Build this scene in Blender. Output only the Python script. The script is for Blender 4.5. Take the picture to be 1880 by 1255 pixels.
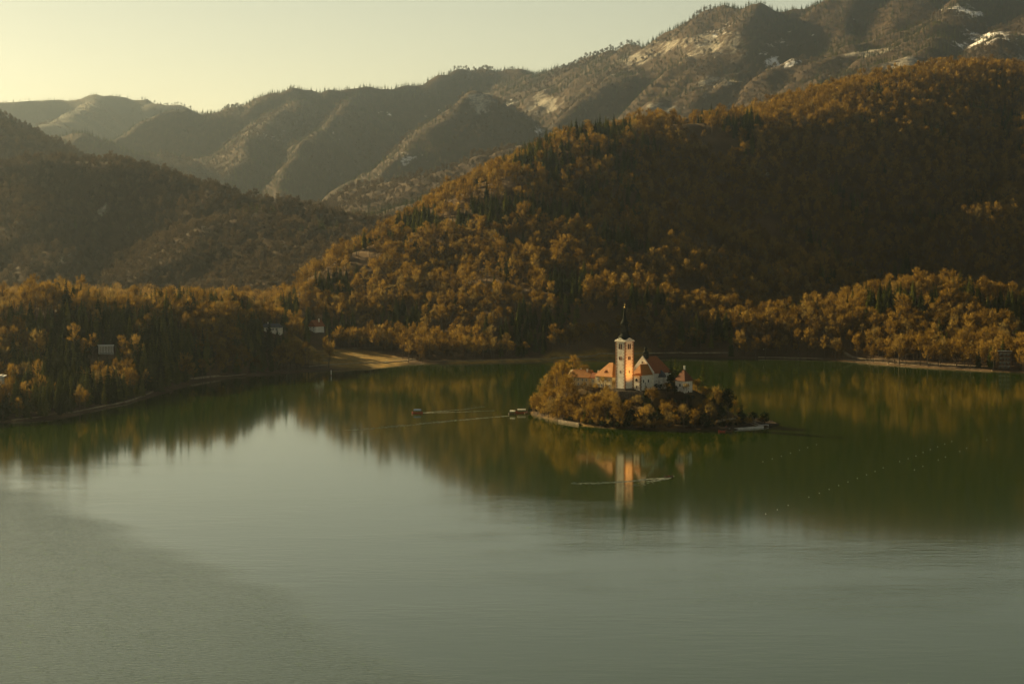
import bpy, math, random
import numpy as np
from mathutils import Vector, Matrix

for o in list(bpy.data.objects):
    bpy.data.objects.remove(o)
sc = bpy.context.scene
COL = sc.collection
R = math.radians

# ------------------------------------------------------------------ camera
CAMZ, F, CX, CY = 130.0, 3780.0, 940.0, 627.5        # focal length in photo pixels
PITCH = math.atan((CY - 407.0) / F)
cam_data = bpy.data.cameras.new('camera')
cam_data.sensor_width = 36.0
cam_data.lens = 36.0 * F / 1880.0
cam_data.clip_start = 1.0
cam_data.clip_end = 60000.0
cam = bpy.data.objects.new('camera', cam_data)
cam.location = (0, 0, CAMZ)
cam.rotation_euler = (math.pi / 2 - PITCH, 0, 0)
COL.objects.link(cam)
sc.camera = cam

# ------------------------------------------------------------------ sun and sky
HAZE = 0.000034
SUN_EL = R(21.6)
SUN_AZ = R(-50.0)                                    # measured from +Y, clockwise positive: ahead and to the left
TO_SUN = Vector((math.sin(SUN_AZ) * math.cos(SUN_EL), math.cos(SUN_AZ) * math.cos(SUN_EL), math.sin(SUN_EL)))
sun_data = bpy.data.lights.new('sun', 'SUN')
sun_data.energy = 5.0
sun_data.angle = R(0.5)
sun_data.color = (1.0, 0.74, 0.34)
sun = bpy.data.objects.new('sun', sun_data)
sun.rotation_euler = TO_SUN.to_track_quat('Z', 'Y').to_euler()
sun.location = (-2000, 1500, 1500)
COL.objects.link(sun)

world = bpy.data.worlds.new('World')
sc.world = world
world.use_nodes = True
wn, wl = world.node_tree.nodes, world.node_tree.links
wn.clear()
w_out = wn.new('ShaderNodeOutputWorld')
w_bg = wn.new('ShaderNodeBackground')
w_sky = wn.new('ShaderNodeTexSky')
w_sky.sky_type = 'NISHITA'
w_sky.sun_disc = False
w_sky.sun_elevation = SUN_EL
w_sky.sun_rotation = SUN_AZ
w_sky.altitude = 500
w_sky.air_density = 0.6
w_sky.dust_density = 0.2
w_sky.ozone_density = 0.0
w_mul = wn.new('ShaderNodeMix')
w_mul.data_type = 'RGBA'
w_mul.blend_type = 'MULTIPLY'
w_mul.inputs[0].default_value = 1.0
w_mul.inputs[7].default_value = (1.0, 0.71, 0.38, 1)   # warm white balance of the photograph
wl.new(w_sky.outputs[0], w_mul.inputs[6])
wl.new(w_mul.outputs[2], w_bg.inputs[0])
w_bg.inputs[1].default_value = 0.061
wl.new(w_bg.outputs[0], w_out.inputs[0])

vs = sc.view_settings
vs.view_transform = 'Standard'
vs.look = 'None'
vs.exposure = 1.52
vs.gamma = 1.0
vs.use_curve_mapping = False
sc.render.engine = 'CYCLES'
cy = sc.cycles
cy.use_denoising = True
cy.max_bounces = 6
cy.diffuse_bounces = 2
cy.glossy_bounces = 3
cy.transmission_bounces = 2
cy.transparent_max_bounces = 8
cy.volume_bounces = 0
cy.sample_clamp_indirect = 4.0
cy.caustics_reflective = False
cy.caustics_refractive = False

# ------------------------------------------------------------------ helpers
rng = np.random.default_rng(7)
random.seed(7)
SP, CP = math.sin(PITCH), math.cos(PITCH)

def ray(px, py):
    a, b = (px - CX) / F, (CY - py) / F
    return a, CP + b * SP, -SP + b * CP

def at(px, py, D):
    """point of the place seen at a photo pixel, D metres ahead of the viewpoint"""
    a, f, u = ray(px, py)
    return (a / f * D, D, CAMZ + u / f * D)

def wat(px, py, z=0.0):
    a, f, u = ray(px, py)
    t = (z - CAMZ) / u
    return (a * t, f * t)

_perm = np.random.default_rng(3).random((256, 256))
def vnoise(x, y):
    xi, yi = np.floor(x).astype(int), np.floor(y).astype(int)
    fx, fy = x - xi, y - yi
    fx, fy = fx * fx * (3 - 2 * fx), fy * fy * (3 - 2 * fy)
    g = lambda i, j: _perm[(xi + i) & 255, (yi + j) & 255]
    return (g(0, 0) * (1 - fx) + g(1, 0) * fx) * (1 - fy) + (g(0, 1) * (1 - fx) + g(1, 1) * fx) * fy
def fbm(x, y, oct=4):
    s, a, t = 0, 1.0, 0
    for k in range(oct):
        s = s + a * (vnoise(x * 2 ** k + 17.3 * k, y * 2 ** k - 9.1 * k) * 2 - 1); t += a; a *= .5
    return s / t
def ridged(x, y, oct=4):
    s, a, t = 0, 1.0, 0
    for k in range(oct):
        s = s + a * (1 - np.abs(vnoise(x * 2 ** k + 31.7 * k, y * 2 ** k + 5.3 * k) * 2 - 1)); t += a; a *= .5
    return s / t

class MB:
    """collects shapes, builds one mesh object"""
    def __init__(s): s.v, s.f, s.m = [], [], []
    def add(s, vs, fs, mi=0):
        n = len(s.v); s.v += [tuple(p) for p in vs]
        s.f += [tuple(i + n for i in f) for f in fs]; s.m += [mi] * len(fs); return s
    def box(s, x0, x1, y0, y1, z0, z1, mi=0):
        return s.add([(x0, y0, z0), (x1, y0, z0), (x1, y1, z0), (x0, y1, z0), (x0, y0, z1), (x1, y0, z1), (x1, y1, z1), (x0, y1, z1)],
                     [(3, 2, 1, 0), (4, 5, 6, 7), (0, 1, 5, 4), (1, 2, 6, 5), (2, 3, 7, 6), (3, 0, 4, 7)], mi)
    def tube(s, pts, rad, n=6, cap=True, mi=0):
        vs, fs = [], []
        P = [Vector(p) for p in pts]
        for i, p in enumerate(P):
            d = (P[min(i + 1, len(P) - 1)] - P[max(i - 1, 0)]).normalized()
            u = d.cross(Vector((0.31, 0.95, 0.05)) if abs(d.z) > .9 else Vector((0, 0, 1))).normalized()
            w = d.cross(u)
            for k in range(n):
                a = 2 * math.pi * k / n
                vs.append(p + (u * math.cos(a) + w * math.sin(a)) * rad[i])
        for i in range(len(P) - 1):
            for k in range(n):
                fs.append((i * n + k, i * n + (k + 1) % n, (i + 1) * n + (k + 1) % n, (i + 1) * n + k))
        if cap:
            fs.append(tuple(range(n))[::-1]); fs.append(tuple((len(P) - 1) * n + k for k in range(n)))
        return s.add(vs, fs, mi)
    def lathe(s, prof, n=12, cx=0, cy=0, a0=0, mi=0):
        vs, fs = [], []
        for r, z in prof:
            for k in range(n):
                a = a0 + 2 * math.pi * k / n
                vs.append((cx + r * math.cos(a), cy + r * math.sin(a), z))
        for i in range(len(prof) - 1):
            for k in range(n):
                fs.append((i * n + k, i * n + (k + 1) % n, (i + 1) * n + (k + 1) % n, (i + 1) * n + k))
        fs.append(tuple(range(n))[::-1]); fs.append(tuple((len(prof) - 1) * n + k for k in range(n)))
        return s.add(vs, fs, mi)
    def extrude(s, poly, axis, a, b, mi=0):
        """poly in the plane across axis ('x' -> (y,z), 'y' -> (x,z)), from a to b"""
        n = len(poly)
        mk = (lambda p, t: (t, p[0], p[1])) if axis == 'x' else (lambda p, t: (p[0], t, p[1])) if axis == 'y' else (lambda p, t: (p[0], p[1], t))
        vs = [mk(p, a) for p in poly] + [mk(p, b) for p in poly]
        fs = [tuple(range(n)), tuple(range(2 * n - 1, n - 1, -1))]
        fs += [(i, i + n, (i + 1) % n + n, (i + 1) % n) for i in range(n)]
        return s.add(vs, fs, mi)
    def mesh(s, name):
        me = bpy.data.meshes.new(name)
        me.from_pydata(s.v, [], s.f)
        me.update()
        return me
    def build(s, name, mat, parent=None, smooth=False, recalc=True):
        me = s.mesh(name)
        mats = mat if isinstance(mat, (list, tuple)) else [mat]
        for m in mats: me.materials.append(m)
        if len(mats) > 1: me.polygons.foreach_set('material_index', s.m)
        if recalc:
            import bmesh
            bm = bmesh.new(); bm.from_mesh(me); bmesh.ops.recalc_face_normals(bm, faces=bm.faces); bm.to_mesh(me); bm.free()
        if smooth: me.polygons.foreach_set('use_smooth', [True] * len(me.polygons))
        return link(name, me, parent)

def link(name, data, parent=None):
    o = bpy.data.objects.new(name, data)
    COL.objects.link(o)
    if parent is not None: o.parent = parent
    return o
def tag(o, label=None, cat=None, group=None, kind=None):
    if label: o['label'] = label
    if cat: o['category'] = cat
    if group: o['group'] = group
    if kind: o['kind'] = kind
    return o
def thing(name, label, cat, loc=(0, 0, 0), rz=0.0, group=None):
    o = link(name, None)
    o.location = loc; o.rotation_euler = (0, 0, rz)
    o.empty_display_size = 1.0
    return tag(o, label, cat, group)

# ------------------------------------------------------------------ materials
M = {}
def new_mat(name):
    m = bpy.data.materials.new(name); m.use_nodes = True
    nt = m.node_tree; b = nt.nodes['Principled BSDF']
    M[name] = m
    return m, nt.nodes, nt.links, b
def ramp(nodes, stops):
    r = nodes.new('ShaderNodeValToRGB')
    el = r.color_ramp.elements
    while len(el) < len(stops): el.new(0.5)
    for e, (p, c) in zip(el, stops): e.position = p; e.color = (*c, 1)
    return r
def surf(name, c1, c2, scale=1.0, rough=.85, bump=0.0, detail=5, stretch=(1, 1, 1), metal=0.0, spec=.3, coord='Object', lo=.35, hi=.65):
    m, n, l, b = new_mat(name)
    tc = n.new('ShaderNodeTexCoord'); mp = n.new('ShaderNodeMapping'); mp.inputs['Scale'].default_value = stretch
    nz = n.new('ShaderNodeTexNoise'); nz.inputs['Scale'].default_value = scale; nz.inputs['Detail'].default_value = detail
    r = ramp(n, [(lo, c1), (hi, c2)])
    l.new(tc.outputs[coord], mp.inputs[0]); l.new(mp.outputs[0], nz.inputs['Vector'])
    l.new(nz.outputs['Fac'], r.inputs[0]); l.new(r.outputs[0], b.inputs['Base Color'])
    b.inputs['Roughness'].default_value = rough; b.inputs['Metallic'].default_value = metal
    b.inputs['Specular IOR Level'].default_value = spec
    if bump:
        bp = n.new('ShaderNodeBump'); bp.inputs['Strength'].default_value = bump; bp.inputs['Distance'].default_value = .1
        l.new(nz.outputs['Fac'], bp.inputs['Height']); l.new(bp.outputs[0], b.inputs['Normal'])
    return m

def foliage(name, stops, trans=.25, noise=.35):
    """diffuse + translucent leaves or twigs, hue differs from tree to tree"""
    m, n, l, b = new_mat(name)
    oi = n.new('ShaderNodeObjectInfo'); r = ramp(n, stops)
    ge = n.new('ShaderNodeNewGeometry')
    nz = n.new('ShaderNodeTexNoise'); nz.inputs['Scale'].default_value = noise
    l.new(ge.outputs['Position'], nz.inputs['Vector'])
    mx = n.new('ShaderNodeMath'); mx.operation = 'MULTIPLY_ADD'; mx.inputs[1].default_value = .35; 
    l.new(nz.outputs['Fac'], mx.inputs[0])
    sb = n.new('ShaderNodeMath'); sb.operation = 'SUBTRACT'; sb.inputs[1].default_value = .17
    l.new(oi.outputs['Random'], sb.inputs[0]); l.new(sb.outputs[0], mx.inputs[2])
    l.new(mx.outputs[0], r.inputs[0])
    df = n.new('ShaderNodeBsdfDiffuse'); tr = n.new('ShaderNodeBsdfTranslucent'); ms = n.new('ShaderNodeMixShader')
    ms.inputs[0].default_value = trans
    l.new(r.outputs[0], df.inputs[0]); l.new(r.outputs[0], tr.inputs[0])
    l.new(df.outputs[0], ms.inputs[1]); l.new(tr.outputs[0], ms.inputs[2])
    l.new(ms.outputs[0], n['Material Output'].inputs[0])
    n.remove(b)
    return m

foliage('twigs', [(0, (.085, .050, .010)), (.3, (.14, .085, .015)), (.55, (.20, .122, .021)), (.8, (.26, .165, .034)), (1, (.17, .125, .044))], .42)
foliage('grey_twigs', [(0, (.05, .036, .02)), (.5, (.08, .058, .032)), (1, (.105, .08, .05))], .3)
foliage('needles', [(0, (.016, .024, .006)), (.4, (.034, .044, .009)), (.75, (.065, .072, .012)), (1, (.105, .102, .016))], .3)
foliage('evergreen', [(0, (.012, .018, .007)), (1, (.025, .032, .01))], .12)
foliage('golden_twigs', [(0, (.16, .09, .025)), (1, (.2, .13, .04))], .3)
surf('bark', (.05, .035, .022), (.10, .075, .05), 2.0, .95)
surf('plaster', (.62, .57, .46), (.76, .71, .60), .6, .9, .15)
surf('plaster_old', (.42, .38, .32), (.66, .62, .55), .9, .92, .2)
surf('plaster_yellow', (.50, .40, .22), (.62, .50, .30), .8, .9, .15)
surf('quoin_stone', (.24, .13, .07), (.34, .20, .12), 1.5, .9)
surf('roof_tile', (.22, .082, .012), (.33, .13, .018), 1.2, .8, .4, stretch=(1, 1, 3))
surf('roof_tile_red', (.17, .05, .014), (.25, .08, .022), 1.2, .85, .4, stretch=(1, 1, 3))
surf('roof_tile_shaded', (.085, .03, .012), (.14, .05, .02), 1.2, .9, .4, stretch=(1, 1, 3))  # darkened roof tile for the pavilion, shade from the church put into the colour
surf('roof_slate', (.035, .04, .05), (.06, .068, .08), 1.6, .6)
surf('copper_dark', (.012, .014, .011), (.022, .025, .018), 2.0, .9, spec=.05)
surf('gilding', (.55, .38, .12), (.65, .48, .18), 3, .35, metal=.8)
surf('window_dark', (.012, .011, .010), (.02, .018, .015), 2, .25, spec=.5)
surf('stone_wall', (.06, .045, .03), (.15, .115, .075), .9, .95, .6)
surf('white_paint', (.66, .64, .60), (.78, .76, .72), 1.5, .6)
surf('wood', (.10, .055, .025), (.17, .10, .05), 2, .8, stretch=(1, 8, 1))
surf('path_gravel', (.15, .115, .07), (.27, .22, .14), .3, .95)
surf('concrete', (.34, .32, .28), (.48, .46, .41), .5, .9)
surf('hull_red', (.24, .035, .018), (.32, .05, .025), 2, .45)
surf('hull_dark', (.05, .028, .018), (.09, .05, .03), 2, .5)
surf('awning_blue', (.10, .16, .32), (.16, .24, .42), 2, .75)
surf('awning_white', (.68, .62, .5), (.78, .73, .62), 2, .8)
surf('skin', (.45, .26, .17), (.5, .3, .2), 4, .6)
surf('cloth_dark', (.03, .03, .04), (.05, .05, .06), 4, .9)
surf('cloth_red', (.3, .03, .02), (.4, .05, .03), 4, .9)
surf('foam', (.24, .25, .18), (.44, .44, .34), .4, .8)
surf('hedge_soil', (.05, .035, .02), (.08, .06, .03), 1, .95)

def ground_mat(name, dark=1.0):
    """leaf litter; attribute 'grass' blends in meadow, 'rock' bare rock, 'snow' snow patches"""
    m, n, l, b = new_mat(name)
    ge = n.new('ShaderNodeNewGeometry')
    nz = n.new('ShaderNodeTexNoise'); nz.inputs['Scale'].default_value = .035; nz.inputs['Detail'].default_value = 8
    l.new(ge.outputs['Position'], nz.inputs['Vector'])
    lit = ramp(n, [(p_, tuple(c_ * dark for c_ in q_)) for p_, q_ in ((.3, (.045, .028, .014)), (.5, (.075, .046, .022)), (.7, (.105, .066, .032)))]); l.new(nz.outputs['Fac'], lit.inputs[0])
    nz2 = n.new('ShaderNodeTexNoise'); nz2.inputs['Scale'].default_value = .09; nz2.inputs['Detail'].default_value = 6
    l.new(ge.outputs['Position'], nz2.inputs['Vector'])
    gr = ramp(n, [(.35, (.11, .08, .02)), (.6, (.27, .16, .03))]); l.new(nz2.outputs['Fac'], gr.inputs[0])
    rk = ramp(n, [(.3, (.13, .12, .10)), (.65, (.32, .29, .24))]); l.new(nz2.outputs['Fac'], rk.inputs[0])
    cur = lit.outputs[0]
    for att, col in (('grass', gr.outputs[0]), ('rock', rk.outputs[0]), ('snow', None)):
        a = n.new('ShaderNodeAttribute'); a.attribute_name = att
        fac = a.outputs['Fac']
        if att != 'grass':       # break the edge of the patch up
            ad = n.new('ShaderNodeMath'); ad.operation = 'ADD'; l.new(fac, ad.inputs[0])
            n3 = n.new('ShaderNodeTexNoise'); n3.inputs['Scale'].default_value = .02 if att == 'rock' else .03; n3.inputs['Detail'].default_value = 9
            n3.inputs['Roughness'].default_value = .7
            l.new(ge.outputs['Position'], n3.inputs['Vector']); l.new(n3.outputs['Fac'], ad.inputs[1])
            mr = n.new('ShaderNodeMapRange'); mr.inputs[1].default_value = .98; mr.inputs[2].default_value = 1.12
            l.new(ad.outputs[0], mr.inputs[0]); fac = mr.outputs[0]
        mx = n.new('ShaderNodeMix'); mx.data_type = 'RGBA'
        l.new(fac, mx.inputs[0]); l.new(cur, mx.inputs[6])
        if col is None: mx.inputs[7].default_value = (.78, .78, .8, 1)
        else: l.new(col, mx.inputs[7])
        cur = mx.outputs[2]
    l.new(cur, b.inputs['Base Color']); b.inputs['Roughness'].default_value = .95
    b.inputs['Specular IOR Level'].default_value = .1
    bp = n.new('ShaderNodeBump'); bp.inputs['Strength'].default_value = .8; bp.inputs['Distance'].default_value = 6
    l.new(nz.outputs['Fac'], bp.inputs['Height']); l.new(bp.outputs[0], b.inputs['Normal'])
    return m
ground_mat('ground')
ground_mat('mountain_ground', .6)
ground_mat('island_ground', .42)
surf('far_woods', (.022, .026, .016), (.075, .055, .032), .006, .95, coord='Object')

def water_mat():
    m, n, l, b = new_mat('lake_water')
    b.inputs['Base Color'].default_value = (.013, .026, .0006, 1)
    b.inputs['IOR'].default_value = 1.333
    b.inputs['Specular IOR Level'].default_value = .5
    ge = n.new('ShaderNodeNewGeometry'); sx = n.new('ShaderNodeSeparateXYZ'); l.new(ge.outputs['Position'], sx.inputs[0])
    def math_(op, a, bb=None, c=None):
        k = n.new('ShaderNodeMath'); k.operation = op
        for i, q in enumerate((a, bb, c)):
            if q is None: continue
            if isinstance(q, (int, float)): k.inputs[i].default_value = q
            else: l.new(q, k.inputs[i])
        return k.outputs[0]
    def noise(sxx, syy, detail, rot=0.0, rough=.5):
        mp = n.new('ShaderNodeMapping'); mp.inputs['Scale'].default_value = (sxx, syy, 1); mp.inputs['Rotation'].default_value = (0, 0, rot)
        l.new(ge.outputs['Position'], mp.inputs[0])
        t = n.new('ShaderNodeTexNoise'); t.inputs['Scale'].default_value = 1; t.inputs['Detail'].default_value = detail
        t.inputs['Roughness'].default_value = rough
        l.new(mp.outputs[0], t.inputs['Vector']); return t.outputs['Fac']
    def rng_(v, a, bb, c, d, smooth=True):
        k = n.new('ShaderNodeMapRange'); k.interpolation_type = 'SMOOTHSTEP' if smooth else 'LINEAR'
        for i, q in ((1, a), (2, bb), (3, c), (4, d)): k.inputs[i].default_value = q
        l.new(v, k.inputs[0]); return k.outputs[0]
    big = noise(.004, .009, 4, .3)
    big2 = noise(.011, .02, 4, -.4, .6)
    # ripples grow from the calm far water to the open near water
    ywarp = math_('MULTIPLY_ADD', math_('SUBTRACT', big, .5), 520, math_('MULTIPLY_ADD', sx.outputs[0], .75, sx.outputs[1]))
    amp = math_('MULTIPLY', rng_(ywarp, 1010, 740, .06, 1.0), rng_(big2, .35, .65, .35, 1.15))
    # wind ruffled sheet in the near left, edge running from (-258,1039) to (-42,661)
    side = math_('ADD', math_('MULTIPLY', math_('ADD', sx.outputs[0], 258), -.868), math_('MULTIPLY', math_('SUBTRACT', sx.outputs[1], 1039), -.496))
    side = math_('MULTIPLY_ADD', math_('SUBTRACT', big, .5), 90, side)
    wind = rng_(side, -6, 26, 0, 1)
    wind2 = rng_(math_('MULTIPLY_ADD', math_('SUBTRACT', big, .5), 160, side), -60, 320, 0, 1)
    r1 = noise(.075, .24, 5, .10, .65)
    r2 = noise(.35, .9, 2, -.2, .6)
    h1 = math_('MULTIPLY', r1, math_('MULTIPLY', amp, .07))
    h2 = math_('MULTIPLY', r2, math_('ADD', math_('MULTIPLY', amp, .008), math_('MULTIPLY', wind, .10)))
    bp = n.new('ShaderNodeBump'); bp.inputs['Strength'].default_value = 1; bp.inputs['Distance'].default_value = 1.0
    l.new(math_('ADD', h1, h2), bp.inputs['Height']); l.new(bp.outputs[0], b.inputs['Normal'])
    l.new(math_('ADD', math_('MULTIPLY', wind, .08), .065), b.inputs['Roughness'])
    return m
water_mat()

# ------------------------------------------------------------------ terrain
SHORE_PX = [(0, 776), (110, 768), (230, 741), (300, 722), (360, 703), (430, 692), (520, 686), (600, 679), (700, 674), (760, 668), (850, 667),
            (1000, 663), (1100, 657), (1250, 655), (1370, 658), (1460, 659), (1560, 664), (1680, 674), (1800, 681), (1880, 684)]
LAKE = [wat(*p) for p in SHORE_PX] + [(520, 1740), (700, 1600), (900, 1300), (1000, 600), (900, -400), (-900, -400), (-950, 600), (-700, 1050), (-480, 1270), (-400, 1312)]
ISLE = [wat(*p) for p in ((972, 758), (990, 764), (1020, 772), (1070, 781), (1130, 787), (1230, 791), (1330, 790), (1400, 784.5))] + \
       [(172, 1318), (170, 1338), (152, 1372), (122, 1400), (84, 1420), (45, 1428), (16, 1416)]

def sdist(x, y, poly):
    """distance to a polygon, negative inside"""
    d = np.full(x.shape, 1e18); ins = np.zeros(x.shape, bool)
    for i in range(len(poly)):
        ax, ay = poly[i]; bx, by = poly[(i + 1) % len(poly)]
        dx, dy = bx - ax, by - ay
        t = np.clip(((x - ax) * dx + (y - ay) * dy) / (dx * dx + dy * dy), 0, 1)
        d = np.minimum(d, (x - ax - t * dx) ** 2 + (y - ay - t * dy) ** 2)
        c = ((ay > y) != (by > y))
        with np.errstate(divide='ignore', invalid='ignore'):
            xi = ax + (y - ay) * dx / (dy if dy else 1e-9)
        ins ^= c & (x < xi)
    d = np.sqrt(d)
    return np.where(ins, -d, d)

def crest(pts, sink):
    return [(at(*p)[0], at(*p)[1], at(*p)[2] - sink) for p in pts]

def ridge_height(x, y, pts, sf, sb, r, left=0.0):
    h = np.full(x.shape, -1e9); dd = np.full(x.shape, 1e9)
    for (ax, ay, az), (bx, by, bz) in zip(pts[:-1], pts[1:]):
        dx, dy = bx - ax, by - ay
        t = np.clip(((x - ax) * dx + (y - ay) * dy) / (dx * dx + dy * dy), 0, 1)
        ox, oy = x - ax - t * dx, y - ay - t * dy
        d = np.sqrt(ox * ox + oy * oy)
        w = .5 - .5 * oy / np.maximum(d, 1e-6)
        s = (sb + (sf - sb) * w) * (1 + left * np.clip(-ox / np.maximum(d, 1e-6), 0, 1) ** 2)
        h = np.maximum(h, az + t * (bz - az) - s * (np.sqrt(d * d + r * r) - r)); dd = np.minimum(dd, d)
    return h, dd

HILLS = {}
def hill(name, ridges, amp, scale, step, bounds, shore=True):
    HILLS[name] = dict(ridges=ridges, amp=amp, scale=scale, step=step, b=bounds, shore=shore)
# wooded headland on the left
hill('headland', [(crest([(-260, 600, 1560), (-60, 596, 1620), (50, 564, 1700), (110, 560, 1720), (200, 584, 1750), (320, 574, 1820), (400, 576, 1880), (455, 596, 1920), (500, 628, 1960)], 0), .33, .5, 20)],
     5, 60, 7, (-900, -30, 1250, 2250))
# the large dark hill
hill('great_hill', [(crest([(470, 572, 1945), (520, 545, 2010), (560, 505, 2090), (600, 458, 2180), (650, 432, 2220), (700, 410, 2250), (760, 396, 2270), (800, 380, 2290), (870, 349, 2330), (930, 300, 2385), (1000, 266, 2450)], 20), .40, .5, 18, 2.2),
                    (crest([(930, 300, 2370), (1000, 266, 2450), (1080, 221, 2550), (1200, 206, 2640), (1300, 200, 2710), (1400, 200, 2800), (1470, 188, 2890)], 18), .75, .55, 40),
                    (crest([(1470, 186, 2890), (1550, 153, 3040), (1650, 128, 3190), (1760, 109, 3300), (1830, 111, 3350), (1890, 126, 3360), (1990, 200, 3300), (2120, 340, 3200)], 17), .72, .55, 130),
                    (crest([(1830, 125, 3340), (1900, 250, 2900), (1850, 372, 2620), (1780, 385, 2540)], 15), .65, .55, 20)],
     13, 150, 8, (-480, 1500, 1800, 3900))
# low wooded rise on the right shore
hill('shore_rise', [(crest([(1250, 634, 1990), (1340, 606, 2010), (1450, 592, 2030), (1560, 572, 2050), (1650, 549, 2070), (1700, 538, 2080), (1800, 551, 2080), (1880, 566, 2070), (1990, 600, 2040)], 0), .34, .5, 30)],
     4, 50, 7, (80, 900, 1700, 2450))
# hazy hill on the left behind the headland
hill('hazy_hill', [(crest([(-260, 330, 3600), (-100, 292, 3700), (0, 286, 3720), (100, 278, 3720), (200, 278, 3720), (280, 298, 3680), (350, 321, 3620), (450, 348, 3540), (550, 363, 3480), (650, 383, 3420), (730, 403, 3360), (820, 440, 3280)], 17), .95, .45, 26),
                   (crest([(30, 300, 3700), (60, 370, 3520), (90, 440, 3380)], 17), .7, .7, 40),
                   (crest([(470, 372, 3440), (560, 398, 3340), (660, 412, 3260), (720, 432, 3200)], 17), .5, .4, 30)],
     16, 210, 12, (-1500, 250, 2750, 4600), False)
hill('left_spur', [(crest([(-200, 110, 5200), (-60, 178, 5100), (0, 216, 5000), (50, 247, 4900), (95, 280, 4800), (150, 310, 4700)], 17), .8, .5, 40)],
     15, 200, 20, (-2200, -500, 4200, 5800), False)
# the mountain range
hill('mountain', [(crest([(60, 290, 9660), (160, 265, 9660), (215, 248, 9660), (260, 219, 9730), (330, 199, 9800), (370, 201, 9800), (440, 184, 9870), (530, 161, 9870), (570, 165, 9870), (630, 154, 9870), (680, 160, 9940),
                          (760, 144, 10080), (830, 126, 10150), (870, 120, 10150), (930, 124, 10100), (990, 129, 9850), (1050, 109, 9540), (1130, 82, 9150), (1210, 74, 8830), (1260, 44, 8690), (1330, 9, 8460), (1400, 1, 8230),
                          (1450, 11, 8230), (1490, 9, 8230), (1560, -25, 8180), (1700, -60, 8060), (1900, -70, 8060), (2100, -30, 8060)], 14), .95, .6, 30),
                  (crest([(40, 280, 8330), (90, 262, 8400), (150, 236, 8400), (215, 250, 8400), (270, 290, 8330)], 14), .8, .5, 50),
                  (crest([(540, 168, 9840), (505, 205, 9380), (450, 268, 8820), (390, 340, 8260)], 14), .8, .7, 30),
                  (crest([(640, 165, 9840), (600, 200, 9450), (560, 258, 8890), (520, 345, 8190)], 14), .85, .7, 30),
                  (crest([(815, 225, 8000), (842, 178, 8100), (870, 160, 8150), (900, 170, 8200), (935, 205, 8300)], 14), .9, .7, 40),
                  (crest([(1130, 85, 9130), (1060, 165, 8910), (1000, 235, 8470), (960, 300, 8060)], 14), .7, .7, 30),
                  (crest([(1330, 15, 8440), (1290, 80, 8150), (1200, 170, 7880), (1130, 235, 7630)], 14), .8, .8, 30),
                  (crest([(1780, -20, 7950), (1740, 40, 7390), (1690, 105, 6830), (1600, 155, 6380), (1480, 195, 5940)], 14), .6, .5, 40),
                  (crest([(1900, 20, 7390), (1840, 90, 6720), (1800, 130, 6270)], 14), .6, .5, 40),
                  (crest([(1220, 285, 5500), (1120, 262, 5450), (1020, 262, 5400), (930, 292, 5200), (850, 330, 5000), (780, 366, 4800), (715, 400, 4650)], 12), .42, .45, 60),
                  (crest([(800, 345, 5250), (730, 322, 5350), (690, 330, 5400)], 12), .4, .4, 60)],
     140, 520, 24, (-3100, 3000, 4300, 11400), False)
hill('far_mountain', [(crest([(-200, 200, 12600), (-60, 190, 12700), (0, 188, 12700), (60, 186, 12700), (110, 181, 12800), (140, 184, 12800), (180, 177, 12800), (250, 181, 12800), (290, 193, 12700), (320, 190, 12700), (400, 215, 12600), (520, 260, 12400)], 0), 1.0, .5, 60),
                      (crest([(180, 180, 12780), (130, 215, 11800), (60, 235, 11000)], 0), .9, .8, 60)],
     110, 520, 45, (-5000, 0, 9600, 14000), False)

def ground_height(x, y):
    sd = sdist(x, y, LAKE)
    land = .7 + np.minimum(sd * .10, 9) + 1.2 * fbm(x / 40, y / 40, 3) * np.clip(sd / 30, 0, 1)
    return np.where(sd > 0, land, np.maximum(-9, sd * .22))

def hill_height(name, x, y, sd=None):
    H = HILLS[name]
    h = np.full(x.shape, -1e9)
    wv = H['scale'] * .16 if not H['shore'] else 0
    xw = x + wv * fbm(x / H['scale'] * 1.3 + 7, y / H['scale'] * 1.3, 3); yw = y + wv * fbm(x / H['scale'] * 1.3, y / H['scale'] * 1.3 + 11, 3)
    for (pts, sf, sb, r, *lf) in H['ridges']:
        a, d = ridge_height(xw, yw, pts, sf, sb, r, *lf)
        k = np.clip((d - r * .3) / (H['scale'] * .9), 0, 1)
        L = H['scale']
        a = a + k * H['amp'] * ((ridged(x / L / 1.6, y / L / 1.6, 4 if H['shore'] else 6) - .62) * 2.6 + .6 * fbm(x / L * 2.3, y / L * 2.3, 3))
        a = a + (1 - k) * H['amp'] * .2 * fbm(x / L * 6, y / L * 6, 2)
        h = np.maximum(h, a)
    if H['shore']:
        if sd is None: sd = sdist(x, y, LAKE)
        h = np.minimum(h, (sd - 100 * np.exp(-((x + 138) / 58) ** 4) * (y > 1700)) * .75 - 4.0)
    return h

def height(x, y):
    x, y = np.asarray(x, float), np.asarray(y, float)
    h = ground_height(x, y); sd = sdist(x, y, LAKE)
    for nm, H in HILLS.items():
        b = H['b']
        k = (x > b[0]) & (x < b[1]) & (y > b[2]) & (y < b[3])
        if k.any():
            h[k] = np.maximum(h[k], hill_height(nm, x[k], y[k], sd[k]))
    return h

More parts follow.
